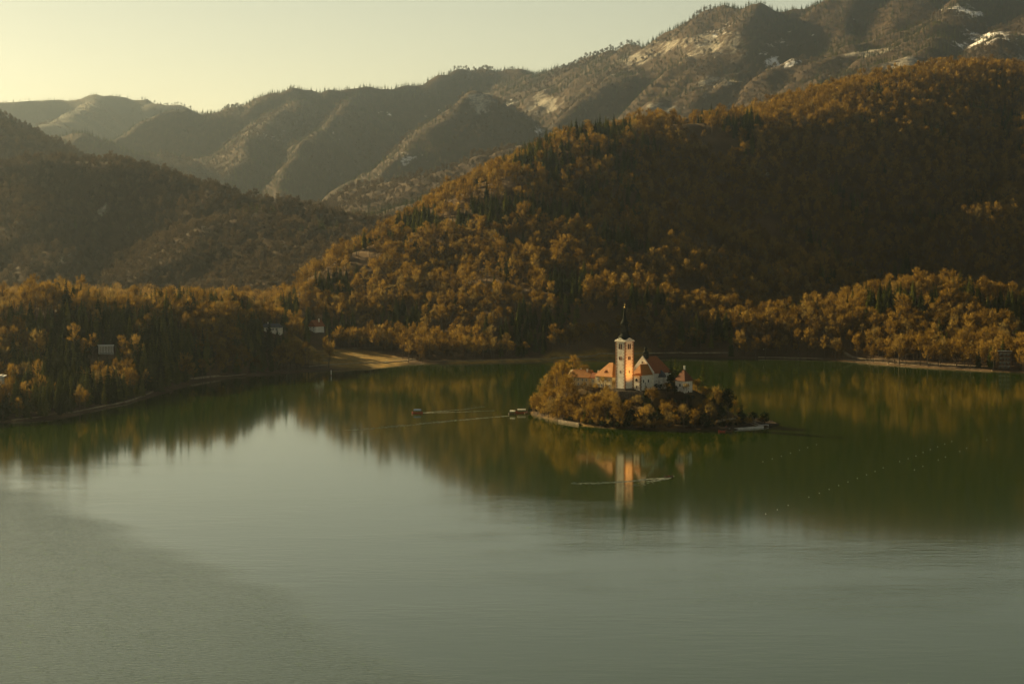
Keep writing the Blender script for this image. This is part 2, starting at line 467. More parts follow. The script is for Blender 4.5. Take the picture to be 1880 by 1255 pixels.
def isle_height(x, y):
    sd = -sdist(x, y, ISLE)                         # positive inside
    top = 20.5 + .6 * fbm(x / 9, y / 9, 2)
    # distance from the plateau's long axis
    ax, ay, bx, by = 50, 1378, 104, 1342
    t = np.clip(((x - ax) * (bx - ax) + (y - ay) * (by - ay)) / ((bx - ax) ** 2 + (by - ay) ** 2), 0, 1)
    d = np.hypot(x - ax - t * (bx - ax), y - ay - t * (by - ay))
    mound = top - np.maximum(d - 15, 0) * .62
    edge = np.where(sd > 0, .7 + sd * 1.1, sd * .5)
    low = 1.1 + .035 * sd + .35 * fbm(x / 14, y / 14, 2)
    return np.where(sd > 0, np.minimum(edge, np.maximum(mound, low)), np.maximum(sd * .5, -8))

# pieces of meadow (world x, y, radius x, radius y)
MEADOW = [(-148, 1880, 44, 54)]
def meadow(x, y):
    g = np.zeros(np.shape(x))
    for mx, my, rx, ry in MEADOW:
        g = np.maximum(g, 1.3 - np.hypot((x - mx) / rx, (y - my) / ry))
    sd = sdist(x, y, LAKE)
    g = np.maximum(g, np.where((x > -60) & (x < 130) & (y > 1500), (15 - sd) / 8, 0))
    return np.clip(g * 3, 0, 1)

def grid_object(name, xs, ys, hf, attrs=None, cut=None, mat='ground'):
    X, Y = np.meshgrid(xs, ys)
    Z = hf(X, Y)
    nx, ny = len(xs), len(ys)
    V = np.stack([X, Y, Z], -1).reshape(-1, 3)
    i = np.arange(nx * ny).reshape(ny, nx)
    Fq = np.stack([i[:-1, :-1], i[:-1, 1:], i[1:, 1:], i[1:, :-1]], -1).reshape(-1, 4)
    if cut is not None:
        Fq = Fq[(V[:, 2] > cut)[Fq].any(1)]
        used = np.unique(Fq); remap = np.full(len(V), -1); remap[used] = np.arange(len(used))
        V = V[used]; Fq = remap[Fq]
    me = bpy.data.meshes.new(name)
    me.vertices.add(len(V)); me.vertices.foreach_set('co', V.ravel())
    me.loops.add(len(Fq) * 4); me.loops.foreach_set('vertex_index', Fq.ravel().astype(np.int32))
    me.polygons.add(len(Fq)); me.polygons.foreach_set('loop_start', np.arange(0, len(Fq) * 4, 4, dtype=np.int32))
    me.update(calc_edges=True)
    me.polygons.foreach_set('use_smooth', [True] * len(Fq))
    for an, fn in (attrs or {}).items():
        a = me.attributes.new(an, 'FLOAT', 'POINT'); a.data.foreach_set('value', np.asarray(fn(V[:, 0], V[:, 1], V[:, 2]), np.float32))
    me.materials.append(M[mat])
    return tag(link(name, me), kind='structure')

def axis(a, b, step, lo, hi, grow=1.25):
    v = list(np.arange(a, b + step * .5, step)); s = step
    while v[-1] < hi: s *= grow; v.append(min(v[-1] + s, hi))
    s = step; w = []
    c = a
    while c > lo: s *= grow; c = max(c - s, lo); w.append(c)
    return np.array(w[::-1] + v)

grid_object('ground', axis(-620, 720, 6, -8000, 8000), axis(1270, 2120, 6, -1200, 14600), ground_height, {'grass': lambda x, y, z: meadow(x, y)})
def rocky(x, y, z):
    """bare rock where photo shows crags"""
    g = np.zeros(x.shape)
    for px, py, D, w, h in ((1325, 325, 2620, 30, 22), (1395, 320, 2650, 22, 18), (1490, 330, 2600, 26, 14), (170, 380, 3500, 40, 50), (110, 470, 3330, 25, 60)):
        cx, _, cz = at(px, py, D)
        s = D / F
        g = np.maximum(g, .8 - .8 * np.hypot((x - cx) / (w * s), (z - cz) / (h * s)) - np.abs(y - D) / 900)
    return np.clip(g, 0, 1)
zero = lambda x, y, z: np.zeros(x.shape)
def mt_rock(x, y, z):
    g = np.clip(fbm(x / 260, z / 120 + y / 500, 4) * .9 + .05 + .10 * (x > 500), 0, .6) * np.clip((z - 250) / 300, 0, 1) * np.clip((x + 600) / 1200, .15, 1)
    for px, py, w, h in ((1300, 85, 60, 35), (1240, 70, 40, 22), (1180, 90, 40, 25), (880, 190, 30, 30), (1000, 170, 40, 30)):
        cx, _, cz = at(px, py, 8200); s = 8200 / F
        g = np.maximum(g, .66 - .24 * np.hypot((x - cx) / (w * s), (z - cz) / (h * s)) + .12 * fbm(x / 50, z / 40, 3))
    return g
def mt_snow(x, y, z):
    g = np.clip(fbm(x / 150 + 40, y / 200 + z / 60, 4) * 1.0 - .05, 0, .42) * np.clip((z - 150) / 350, 0, 1)
    for px, py, w, h in ((1765, 85, 50, 30), (1720, 100, 40, 14), (1780, 20, 40, 24), (750, 285, 32, 14), (1440, 105, 30, 35), (1350, 30, 25, 12), (990, 232, 22, 12), (930, 140, 40, 14), (780, 150, 22, 14)):
        cx, _, cz = at(px, py, 7600); s = 7600 / F
        g = np.maximum(g, .60 - .22 * np.hypot((x - cx) / (w * s), (z - cz) / (h * s)) + .16 * fbm(x / 40, z / 25, 3))
    return np.clip(g, 0, .7)
for nm, H in HILLS.items():
    b = H['b']
    at_ = {'grass': lambda x, y, z: meadow(x, y), 'rock': rocky} if H['shore'] else {'rock': rocky} if nm == 'hazy_hill' else {'rock': mt_rock, 'snow': mt_snow} if 'mountain' in nm else {}
    grid_object(nm, np.arange(b[0], b[1], H['step']), np.arange(b[2], b[3], H['step']), lambda x, y: hill_height(nm, x, y), at_, cut=-6 if H['shore'] else -30, mat='far_woods' if nm == 'far_mountain' else 'ground' if H['shore'] else 'mountain_ground')
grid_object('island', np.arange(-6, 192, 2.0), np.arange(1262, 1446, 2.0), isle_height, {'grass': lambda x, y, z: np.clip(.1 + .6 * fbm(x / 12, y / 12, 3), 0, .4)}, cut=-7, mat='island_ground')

me = bpy.data.meshes.new('lake')
me.from_pydata([(-1100, -500, 0), (1150, -500, 0), (1150, 2160, 0), (-1100, 2160, 0)], [], [(0, 1, 2, 3)])
me.materials.append(M['lake_water'])
tag(link('lake', me), kind='structure')

# ------------------------------------------------------------------ ray / terrain meeting point
def full_height(x, y):
    x, y = np.atleast_1d(np.asarray(x, float)), np.atleast_1d(np.asarray(y, float))
    h = height(x, y)
    k = (x > -8) & (x < 194) & (y > 1260) & (y < 1448)
    if k.any(): h[k] = np.maximum(h[k], isle_height(x[k], y[k]))
    return h
def meet(px, py, d0=1250, d1=2600):
    D = np.arange(d0, d1, 1.5); a, f, u = ray(px, py)
    x, z = a / f * D, CAMZ + u / f * D
    h = full_height(x, D)
    k = np.argmax(h >= z)
    return (x[k], D[k], float(h[k]))

# ------------------------------------------------------------------ trees: shapes
def bare_tree_meshes(seed, h, r, twigs, tw=.36, tl=2.1, base=.2, crownmat='twigs'):
    """leafless tree: tapering trunk with limbs, crown of fine twigs; returns (trunk mesh, crown mesh)"""
    g = random.Random(seed)
    tb = MB(); cb = MB()
    lean = (g.uniform(-.04, .04) * h, g.uniform(-.04, .04) * h)
    P = lambda t: Vector((lean[0] * t * t + .012 * h * math.sin(5 * t + seed), lean[1] * t * t + .012 * h * math.cos(4 * t + seed), h * t))
    rt = .016 * h + .03
    tb.tube([P(-.03), P(.05), P(.3), P(.6), P(.88)], [rt * 1.35, rt, rt * .8, rt * .5, rt * .12], 6)
    limbs = []
    for k in range(9):
        t0 = base + .05 + (.62 - base) * k / 8 * 1.1
        a = k * 2.4 + g.uniform(-.4, .4)
        ln = r * (1.05 - .45 * k / 8) * g.uniform(.8, 1.1)
        p0 = P(t0); p2 = p0 + Vector((math.cos(a) * ln * .86, math.sin(a) * ln * .86, ln * g.uniform(.95, 1.6)))
        p1 = p0.lerp(p2, .5) + Vector((0, 0, -.08 * ln))
        tb.tube([p0, p1, p2], [rt * .42, rt * .28, rt * .08], 4, cap=False)
        limbs.append((p0, p1, p2))
    # twig clusters gathered round the limbs and the leader
    nc = 34
    cl = []
    for i in range(nc):
        if i < 25:
            p0, p1, p2 = limbs[i % 9]; q = p1.lerp(p2, g.uniform(-.1, 1.2))
        else:
            q = P(g.uniform(.55, .92)) + Vector((g.uniform(-.25, .25) * r, g.uniform(-.25, .25) * r, 0))
        cl.append((q, r * g.uniform(.17, .36)))
    cen = P(.6)
    for i in range(twigs):
        q, cr = cl[i % nc]
        d = Vector((g.gauss(0, 1), g.gauss(0, 1), g.gauss(0, 1))).normalized()
        p = q + d * cr * g.random() ** .5
        o = (p - cen); o.z *= .6
        dr = (o.normalized() * .8 + d * .55 + Vector((0, 0, .95))).normalized()
        L = tl * g.uniform(.6, 1.25)
        s = dr.cross(Vector((g.gauss(0, 1), g.gauss(0, 1), g.gauss(0, 1)))).normalized() * tw * g.uniform(.6, 1.3)
        cb.add([p - s * .5, p + s * .5, p + dr * L], [(0, 1, 2)])
    tm, cm = tb.mesh('trunk'), cb.mesh('crown')
    tm.materials.append(M['bark']); cm.materials.append(M[crownmat])
    return tm, cm

def conifer_meshes(seed, h, r, whorls=17, per=9, bare=.08, droop=.30, mat='needles', gap=0.0):
    g = random.Random(seed)
    tb = MB(); cb = MB()
    tb.tube([(0, 0, -.03 * h), (0, 0, .05 * h), (0, 0, .5 * h), (0, 0, .97 * h)], [.017 * h, .013 * h, .008 * h, .002 * h], 6)
    for w in range(whorls):
        t = w / (whorls - 1)
        z = h * (bare + (1 - bare) * .97 * t)
        R_ = r * (1 - t) ** .82 * g.uniform(.8, 1.12) + .25
        if t < .1: R_ *= .75
        for k in range(per):
            if g.random() < gap: continue
            a = 2 * math.pi * (k + g.random() * .7) / per + w * 1.3
            L = R_ * g.uniform(.72, 1.15); wd = L * g.uniform(.30, .44) + .12
            c, s = math.cos(a), math.sin(a)
            zz = z + g.uniform(-.25, .25) * h / whorls
            dz = -droop * L * g.uniform(.7, 1.3)
            p = lambda u, v, q: (c * u - s * v, s * u + c * v, zz + q)
            cb.add([p(0, 0, .12 * L), p(L * .6, wd, dz * .45), p(L, 0, dz), p(L * .6, -wd, dz * .45), p(L * .5, 0, dz * .1 + .16 * L)],
                   [(0, 1, 4), (1, 2, 4), (2, 3, 4), (3, 0, 4)])
    cb.lathe([(.35, h * .93), (.02, h * 1.015)], 5)
    tm, cm = tb.mesh('trunk'), cb.mesh('crown')
    tm.materials.append(M['bark']); cm.materials.append(M[mat])
    return tm, cm

def leafy_meshes(seed, h, r, n=520, mat='evergreen', leaf=.75):
    """broad evergreen: leaf clumps through the crown volume"""
    g = random.Random(seed)
    tb = MB(); cb = MB()
    tb.tube([(0, 0, -.04 * h), (.02 * h, 0, .3 * h), (0, .02 * h, .75 * h)], [.03 * h, .022 * h, .008 * h], 6)
    cl = []
    for i in range(22):
        a = g.uniform(0, 6.28); t = g.random() ** .8
        rr = r * math.sqrt(max(0, 1 - (2 * t - .75) ** 2 * .55)) * g.uniform(.3, .8)
        q = Vector((rr * math.cos(a), rr * math.sin(a), h * (.22 + .68 * t)))
        cl.append((q, r * g.uniform(.25, .42)))
        tb.tube([(0, 0, q.z * .6), tuple(q)], [.01 * h, .003 * h], 4, cap=False)
    for i in range(n):
        q, cr = cl[i % 22]
        d = Vector((g.gauss(0, 1), g.gauss(0, 1), g.gauss(0, .8))).normalized()
        p = q + d * cr * g.uniform(.55, 1.05)
        u = d.cross(Vector((g.gauss(0, 1), g.gauss(0, 1), g.gauss(0, 1)))).normalized() * leaf * g.uniform(.6, 1.2)
        w = (d + Vector((g.gauss(0, .5), g.gauss(0, .5), g.gauss(0, .5)))).cross(u).normalized() * leaf * g.uniform(.4, .9)
        cb.add([p - u * .6, p + w * .6, p + u * .6, p - w * .6], [(0, 1, 2, 3)])
    tm, cm = tb.mesh('trunk'), cb.mesh('crown')
    tm.materials.append(M['bark']); cm.materials.append(M[mat])
    return tm, cm

BARE = [bare_tree_meshes(11, 21, 5.2, 460), bare_tree_meshes(12, 18, 5.6, 460), bare_tree_meshes(13, 24, 5.0, 480, base=.28), bare_tree_meshes(14, 16, 5.0, 400, base=.15)]
CONE = [conifer_meshes(21, 21, 4.6), conifer_meshes(22, 18, 4.2, 15, 9), conifer_meshes(23, 24, 4.6, 18, 9, .1), conifer_meshes(24, 16, 4.4, 13, 9, .06, .2)]
FARB = [bare_tree_meshes(31, 16, 4.6, 170, .9, 2.8, .06, 'grey_twigs'), bare_tree_meshes(32, 14, 5.2, 170, .9, 2.8, .06, 'grey_twigs')]
FARC = [conifer_meshes(33, 21, 4.6, 8, 7, .06), conifer_meshes(34, 18, 4.2, 7, 7, .06)]

def plant_tree(name, meshes, loc, rz, s, label, group, cat='tree', sz=1.0):
    e = thing(name, label, cat, loc, rz, group)
    e.scale = (s, s, s * sz)
    t = link('trunk', meshes[0], e); c = link('crown', meshes[1], e)
    return e, t, c

# ------------------------------------------------------------------ where the trees stand
# slope profile seen from the viewpoint, used only to leave out trees nobody could see
TA = np.linspace(-.31, .31, 420)
DD = np.concatenate([np.arange(1220, 4000, 9.0), np.geomspace(4000, 13500, 260)])
gx = TA[:, None] * DD[None, :]; gy = np.broadcast_to(DD, gx.shape)
gh = height(gx.copy(), gy.copy())
slope = (gh - CAMZ) / gy
cmax = np.maximum.accumulate(slope, 1)
def seen(x, y, z, top, margin):
    ia = np.clip(np.round((x / y - TA[0]) / (TA[1] - TA[0])).astype(int), 0, len(TA) - 1)
    idd = np.clip(np.searchsorted(DD, y - margin) - 1, 0, len(DD) - 1)
    ok = (z + top - CAMZ) / y > cmax[ia, idd]
    return ok & (x / y < .275) & (x / y > -.345)

def scatter(bounds, spacing, seed):
    """jittered grid of candidate points"""
    g = np.random.default_rng(seed)
    xs = np.arange(bounds[0], bounds[1], spacing); ys = np.arange(bounds[2], bounds[3], spacing)
    X, Y = np.meshgrid(xs, ys)
    X = X + g.uniform(-.48, .48, X.shape) * spacing; Y = Y + g.uniform(-.48, .48, Y.shape) * spacing
    X, Y = X.ravel(), Y.ravel()
    k = (X / np.maximum(Y, 1) < .275) & (X / np.maximum(Y, 1) > (-.345 if Y.min() < 1500 else -.275))
    return X[k], Y[k]

CLEAR = []     # (x, y, radius) kept free for buildings
def clear(x, y, r): CLEAR.append((x, y, r))

# ------------------------------------------------------------------ building helpers
def face_T(k, cx=0.0, cy=0.0):
    """maps (u along wall, n outward, z) of wall k (0:-y 1:+x 2:+y 3:-x) to local xyz"""
    return [lambda u, n, z: (cx + u, cy - n, z), lambda u, n, z: (cx + n, cy + u, z),
            lambda u, n, z: (cx - u, cy + n, z), lambda u, n, z: (cx - n, cy - u, z)][k]
def window(parent, T, n, u, z, w, h, arch=False, frame='quoin_stone', t=.16, name='window', mullion=False, pane='window_dark'):
    """stone or timber frame proud of the wall, dark pane set back inside it"""
    def outline(gr):
        a, b = w / 2 + gr, h / 2
        pts = [(-a, -b - gr), (a, -b - gr)]
        if arch:
            for i in range(7):
                q = math.pi * i / 6; pts.append((a * math.cos(q), b - w / 2 + a * math.sin(q)))
        else: pts += [(a, b + gr), (-a, b + gr)]
        return pts
    o, i_ = outline(t), outline(0)
    m = len(o); mb = MB()
    v = [T(u + p[0], n + .12, z + p[1]) for p in o] + [T(u + p[0], n + .12, z + p[1]) for p in i_] + \
        [T(u + p[0], n - .1, z + p[1]) for p in o] + [T(u + p[0], n + .02, z + p[1]) for p in i_]
    f = []
    for j in range(m):
        q = (j + 1) % m
        f += [(j, q, m + q, m + j), (j, 2 * m + j, 2 * m + q, q), (m + j, m + q, 3 * m + q, 3 * m + j)]
    mb.add(v, f)
    fr = mb.build(name, M[frame], parent, recalc=False)
    pb = MB().add([T(u + p[0], n + .03, z + p[1]) for p in i_], [tuple(range(m))])
    pb.build('pane', M[pane], fr, recalc=False)
    if mullion:
        q = MB(); a = T(u - .05, n + .02, z - h / 2); b = T(u + .05, n + .1, z + h / 2)
        q.box(min(a[0], b[0]), max(a[0], b[0]), min(a[1], b[1]), max(a[1], b[1]), a[2], b[2]); q.build('mullion', M[frame], fr)
    return fr
def hip_roof(mb, x0, x1, y0, y1, z0, z1, ax='y', i0=0.0, i1=0.0, lip=.25):
    """solid roof over a rectangle, ridge along ax, hips set in by i0 and i1 (0 = gable)"""
    if ax == 'y':
        xm = (x0 + x1) / 2; r = [(xm, y0 + i0, z1), (xm, y1 - i1, z1)]
        c = [(x0, y0), (x1, y0), (x1, y1), (x0, y1)]
    else:
        ym = (y0 + y1) / 2; r = [(x0 + i0, ym, z1), (x1 - i1, ym, z1)]
        c = [(x0, y1), (x0, y0), (x1, y0), (x1, y1)]
    v = [(*p, z0 - lip) for p in c] + [(*p, z0) for p in c] + r
    mb.add(v, [(3, 2, 1, 0), (0, 1, 5, 4), (1, 2, 6, 5), (2, 3, 7, 6), (3, 0, 4, 7), (4, 5, 8), (5, 6, 9, 8), (6, 7, 9), (7, 4, 8, 9)])
    return mb
def gable_wall(mb, x0, x1, y0, y1, z0, z1, zr, ax='y'):
    """walls whose two end faces rise to the ridge"""
    if ax == 'y': mb.extrude([(x0, z0), (x1, z0), (x1, z1), ((x0 + x1) / 2, zr), (x0, z1)], 'y', y0, y1)
    else: mb.extrude([(y0, z0), (y1, z0), (y1, z1), ((y0 + y1) / 2, zr), (y0, z1)], 'x', x0, x1)
    return mb

# ------------------------------------------------------------------ the bell tower
ZG = 20.5
FLOOD = 15000.0
bt = thing('bell_tower', 'tall white bell tower with brown corner stones and black onion spire', 'tower', (73.4, 1340, ZG), R(-45))
HW = 4.1; ZT = 32.0
MB().box(-HW, HW, -HW, HW, -3, ZT).build('wall', M['plaster'], bt)
MB().box(-HW - .35, HW + .35, -HW - .35, HW + .35, -3.2, 1.3).build('plinth', M['stone_wall'], bt)
q = MB()
for sx in (-1, 1):
    for sy in (-1, 1):
        for k in range(31):
            z = 1.35 + k * .98
            a, b = (1.25, .75) if k % 2 else (.75, 1.25)
            x0, x1 = sorted((sx * (HW + .07), sx * (HW - a))); y0, y1 = sorted((sy * (HW + .07), sy * (HW - b)))
            q.box(x0, x1, y0, y1, z, z + .9)
tag(q.build('quoins', M['quoin_stone'], bt), kind='stuff')
for k in range(4):
    T = face_T(k)
    for u in (-.85, .85): window(bt, T, HW, u, 28.6, 1.05, 3.3, True, mullion=False)
    for u in (-.7, .7): window(bt, T, HW, u, 20.9, .85, 1.9)
    window(bt, T, HW, 0, 12.0, .45, 1.5, frame='stone_wall', t=.1, name='slit_window')
    # faded clock ring
    mb = MB(); n = 20; v = []
    for rr, d in ((1.05, .06), (.85, .06), (.85, .0), (1.05, .0)):
        v += [T(rr * math.cos(6.2832 * i / n), HW + d, 24.6 + rr * math.sin(6.2832 * i / n)) for i in range(n)]
    f = []
    for i in range(n):
        j = (i + 1) % n
        f += [(i, j, n + j, n + i), (n + i, n + j, 2 * n + j, 2 * n + i), (i, 3 * n + i, 3 * n + j, j)]
    mb.add(v, f); mb.build('clock_ring', M['plaster_old'], bt, recalc=False)
    # swept gablet over each face
    prof = [(-HW - .35, ZT + .55)]
    for i in range(13):
        s = -1 + i / 6
        prof.append((s * HW * .92, ZT + .75 + 1.5 * math.exp(-(s * 1.9) ** 2)))
    prof += [(HW + .35, ZT + .55), (HW + .35, ZT - .1), (-HW - .35, ZT - .1)]
    m = len(prof); mb = MB()
    mb.add([T(p[0], HW + .30 - .004 * k, p[1]) for p in prof] + [T(p[0], HW - .6, p[1]) for p in prof],
           [tuple(range(m)), tuple(range(2 * m - 1, m - 1, -1))] + [(i, (i + 1) % m, (i + 1) % m + m, i + m) for i in range(m)])
    mb.build('gablet', M['plaster'], bt)
MB().box(-HW - .62, HW + .62, -HW - .62, HW + .62, ZT - .35, ZT + .25).build('cornice', M['plaster'], bt)
# bulbous cap: square at the eaves, octagonal above
def cap(prof, n=8, a0=math.pi / 8): return MB().lathe(prof, n, a0=a0)
dome = cap([(4.3, ZT + .2), (4.45, ZT + .9), (4.35, ZT + 1.7), (4.0, ZT + 2.6), (3.4, ZT + 3.4), (2.8, ZT + 4.0), (2.55, ZT + 4.5), (2.5, ZT + 4.9)], 16).build('onion_roof', M['copper_dark'], bt, smooth=True)
ln = MB()
for k in range(8):
    a = math.pi / 8 + k * math.pi / 4
    ln.tube([(2.15 * math.cos(a), 2.15 * math.sin(a), ZT + 4.8), (1.9 * math.cos(a), 1.9 * math.sin(a), ZT + 10.9)], [.5, .42], 5)
lan = ln.build('lantern', M['copper_dark'], bt)
cap([(1.25, ZT + 4.8), (1.15, ZT + 10.9)]).build('lantern_core', M['window_dark'], lan)
cap([(2.7, ZT + 4.8), (2.75, ZT + 6.2), (2.4, ZT + 6.25)]).build('parapet', M['copper_dark'], lan)
cap([(2.5, ZT + 10.7), (2.75, ZT + 11.2), (2.6, ZT + 11.9), (2.0, ZT + 12.8), (1.5, ZT + 13.5), (1.3, ZT + 14.1), (1.15, ZT + 15.4), (.9, ZT + 17.6), (.6, ZT + 20.3), (.35, ZT + 21.3)], 12).build('spire', M['copper_dark'], bt, smooth=True)
MB().lathe([(.08, ZT + 21.2), (.42, ZT + 21.5), (.5, ZT + 21.85), (.42, ZT + 22.2), (.06, ZT + 22.5)], 10).build('finial_ball', M['gilding'], bt, smooth=True)
x = MB(); x.box(-.09, .09, -.09, .09, ZT + 22.4, ZT + 24.6); x.box(-.6, .6, -.08, .08, ZT + 23.5, ZT + 23.75); x.build('cross', M['gilding'], bt)
CHURCH_R = R(-45)
# floodlight whose warm glow climbs the right face of the tower
fl = thing('floodlight', 'small floodlight on a low mast lighting the right face of the bell tower', 'floodlight', (73.4 + .7071 * (22 - 6), 1340 + .7071 * (-22 - 6), ZG), CHURCH_R)
MB().tube([(0, 0, -14), (0, 0, .4)], [.14, .10], 6).build('mast', M['copper_dark'], fl)
MB().box(-.25, .12, -.4, .4, .35, .95).build('housing', M['copper_dark'], fl)
lm, ln_, ll_, lb_ = new_mat('lamp_glass'); lb_.inputs['Emission Color'].default_value = (1, .6, .2, 1); lb_.inputs['Emission Strength'].default_value = 6
MB().box(-.30, -.255, -.34, .34, .42, .88).build('lens', lm, fl)
sp = bpy.data.lights.new('floodlight_beam', 'SPOT'); sp.energy = FLOOD; sp.color = (1.0, .37, .05); sp.spot_size = R(58); sp.spot_blend = 1.0; sp.shadow_soft_size = .3
so = link('floodlight_beam', sp, fl); so.location = (-.4, 0, .8); so.rotation_euler = Vector((17.5, -6.0, -16.0)).to_track_quat('Z', 'Y').to_euler()

# ------------------------------------------------------------------ the church
ch = thing('church', 'white island church with steep brown tiled roof and black ridge turret', 'church', (73.7, 1346, ZG + .3), CHURCH_R)
nx0, nx1, ny0, ny1 = -4.2, 14.4, 12.3, 29.2
ze, zr = 10.3, 20.6; xm = (nx0 + nx1) / 2
w = MB(); w.box(nx0, nx1, ny0 + .3, ny1, -5, ze)
w.build('nave_wall', M['plaster_old'], ch)
g_ = MB(); g_.extrude([(nx0 - .25, -5), (nx1 + .25, -5), (nx1 + .25, ze + .1), (nx1 + .9, ze + .2), (xm, zr + .75), (nx0 - .9, ze + .2), (nx0 - .25, ze + .1)], 'y', ny0 - .45, ny0 + .3)
g_.build('gable', M['plaster'], ch)
hip_roof(MB(), nx0 - .7, nx1 + .7, ny0 + .31, ny1 + 1.2, ze, zr, 'y', 0, 4.5).build('nave_roof', M['roof_tile_red'], ch)
# choir end beyond the nave
cw = MB(); cw.extrude([(nx0 + 3, ny1 - 1), (nx1 - 3, ny1 - 1), (nx1 - 3, ny1 + 4), (xm + 3, ny1 + 7.5), (xm - 3, ny1 + 7.5), (nx0 + 3, ny1 + 4)], 'z', -5, ze - 1.2)
cw.build('choir_wall', M['plaster_old'], ch)
cr = MB()
pl = [(nx0 + 2.4, ny1 - .5), (nx1 - 2.4, ny1 - .5), (nx1 - 2.4, ny1 + 4.3), (xm + 3.3, ny1 + 8.2), (xm - 3.3, ny1 + 8.2), (nx0 + 2.4, ny1 + 4.3)]
cr.add([(*p, ze - 1.3) for p in pl] + [(xm, ny1 - .5, ze + 6.4), (xm, ny1 + 2.5, ze + 6.4)], [(5, 4, 3, 2, 1, 0), (0, 1, 6), (1, 2, 7, 6), (2, 3, 7), (3, 4, 7), (4, 5, 7), (5, 0, 6, 7)])
cr.build('choir_roof', M['roof_tile_red'], ch)
T1 = face_T(1)
for y in (18.5, 22.5, 26.6): window(ch, T1, nx1, y, 6.2, 1.5, 4.2, True, frame='plaster')
for y in (18.5, 26.6): window(ch, T1, nx1, y, .6, .9, 1.3, frame='stone_wall')
T0 = face_T(0)
window(ch, T0, -(ny0 - .45), xm, 17.0, .7, .9, frame='stone_wall'); window(ch, T0, -(ny0 - .45), xm + 5, 11.2, .8, 1.3, frame='stone_wall')
for y in (16.3, 20.5, 24.6, 28.6):
    b = MB(); b.extrude([(nx1 - .1, -5), (nx1 + 1.15, -5), (nx1 + .85, 5.5), (nx1 - .1, 7.6)], 'y', y - .45, y + .45); b.build('buttress', M['plaster_old'], ch)
# side chapel with half-conical slate roof
sc1 = MB().lathe([(3.1, -5), (3.1, 7.4)], 14, nx1 - .3, 20.5); sc1.build('side_chapel_wall', M['plaster_old'], ch)
MB().lathe([(3.6, 7.4), (3.5, 7.65), (2.2, 10.2), (.2, 11.9)], 14, nx1 - .3, 20.5).build('side_chapel_roof', M['roof_slate'], ch)
# front annex against the gable, hipped towards the viewer
ax0, ax1, ay0, ay1 = 6.3, 13.5, .8, ny0 - .45
MB().box(ax0, ax1, ay0, ay1, -5, 9.6).build('annex_wall', M['plaster'], ch)
hip_roof(MB(), ax0 - .7, ax1 + .7, ay0 - .7, ay1, 9.6, 16.3, 'y', 4.2, 0).build('annex_roof', M['roof_tile'], ch)
aq = MB()
for (sx, xx) in ((-1, ax0), (1, ax1)):
    for k in range(10):
        a = 1.0 if k % 2 else .6
        x0, x1 = sorted((xx + sx * .06, xx - sx * a)); aq.box(x0, x1, ay0 - .06, ay0 + (.6 if k % 2 else 1.0), -.5 + k, .4 + k)
tag(aq.build('annex_quoins', M['stone_wall'], ch), kind='stuff')
window(ch, T0, -ay0, (ax0 + ax1) / 2, 6.3, 2.0, 2.0, True, frame='plaster_old')
window(ch, T0, -ay0, (ax0 + ax1) / 2, 1.6, 1.1, 1.8, frame='plaster_old')
for y in (3.6, 8.4): window(ch, T1, ax1, y, 5.4, 1.0, 1.9, frame='plaster_old')
dr = MB().box(ax1 + .02, ax1 + .16, 5.4, 6.8, -.6, 1.9).build('door', M['wood'], ch); MB().lathe([(.05, .5), (.05, .75)], 6, ax1 + .22, 6.6).build('handle', M['gilding'], dr)
# ridge turret
tu = MB().box(xm - 1.35, xm + 1.35, ny0 + 1.6, ny0 + 4.3, zr - 3.2, zr + 2.6).build('ridge_turret', M['copper_dark'], ch)
tc_ = (xm, ny0 + 2.95)
MB().lathe([(1.9, zr + 2.5), (2.0, zr + 2.8), (1.2, zr + 3.6), (.8, zr + 4.0), (.75, zr + 4.7), (1.15, zr + 5.2), (.95, zr + 5.8), (.35, zr + 6.4), (.1, zr + 7.7)], 10, *tc_).build('turret_cap', M['copper_dark'], tu, smooth=True)

# ------------------------------------------------------------------ other island buildings
def house(name, label, loc, rz, x0, x1, y0, y1, z0, ze, zr, ax, i0, i1, wall, roof, wins=(), chim=(), over=.6, cat='house', door=None, frame='white_paint'):
    e = thing(name, label, cat, loc, rz)
    wb = MB()
    if i0 == 0 or i1 == 0: gable_wall(wb, x0, x1, y0, y1, z0, ze, zr - .35, ax)
    else: wb.box(x0, x1, y0, y1, z0, ze)
    wb.build('wall', M[wall], e)
    rb = MB()
    if ax == 'y': hip_roof(rb, x0 - over, x1 + over, y0 - over, y1 + over, ze - .12, zr, ax, i0, i1)
    else: hip_roof(rb, x0 - over, x1 + over, y0 - over, y1 + over, ze - .12, zr, ax, i0, i1)
    ro = rb.build('roof', M[roof], e)
    for (cx, cy_, zt) in chim:
        c = MB().box(cx - .45, cx + .45, cy_ - .45, cy_ + .45, ze, zt); c.box(cx - .55, cx + .55, cy_ - .55, cy_ + .55, zt, zt + .25); c.build('chimney', M['plaster'], ro)
    for (k, u, z, w, h) in wins:
        n = {0: -y0, 1: x1, 2: y1, 3: -x0}[k]
        window(e, face_T(k), n, u, z, w, h, frame=frame, t=.14, mullion=w > .9)
    if door:
        k, u, w, h = door; T = face_T(k); n = {0: -y0, 1: x1, 2: y1, 3: -x0}[k]
        a, b = T(u - w / 2, n - .05, max(z0, 0)), T(u + w / 2, n + .12, h)
        d = MB().box(min(a[0], b[0]), max(a[0], b[0]), min(a[1], b[1]), max(a[1], b[1]), a[2], b[2]).build('door', M['wood'], e)
    return e
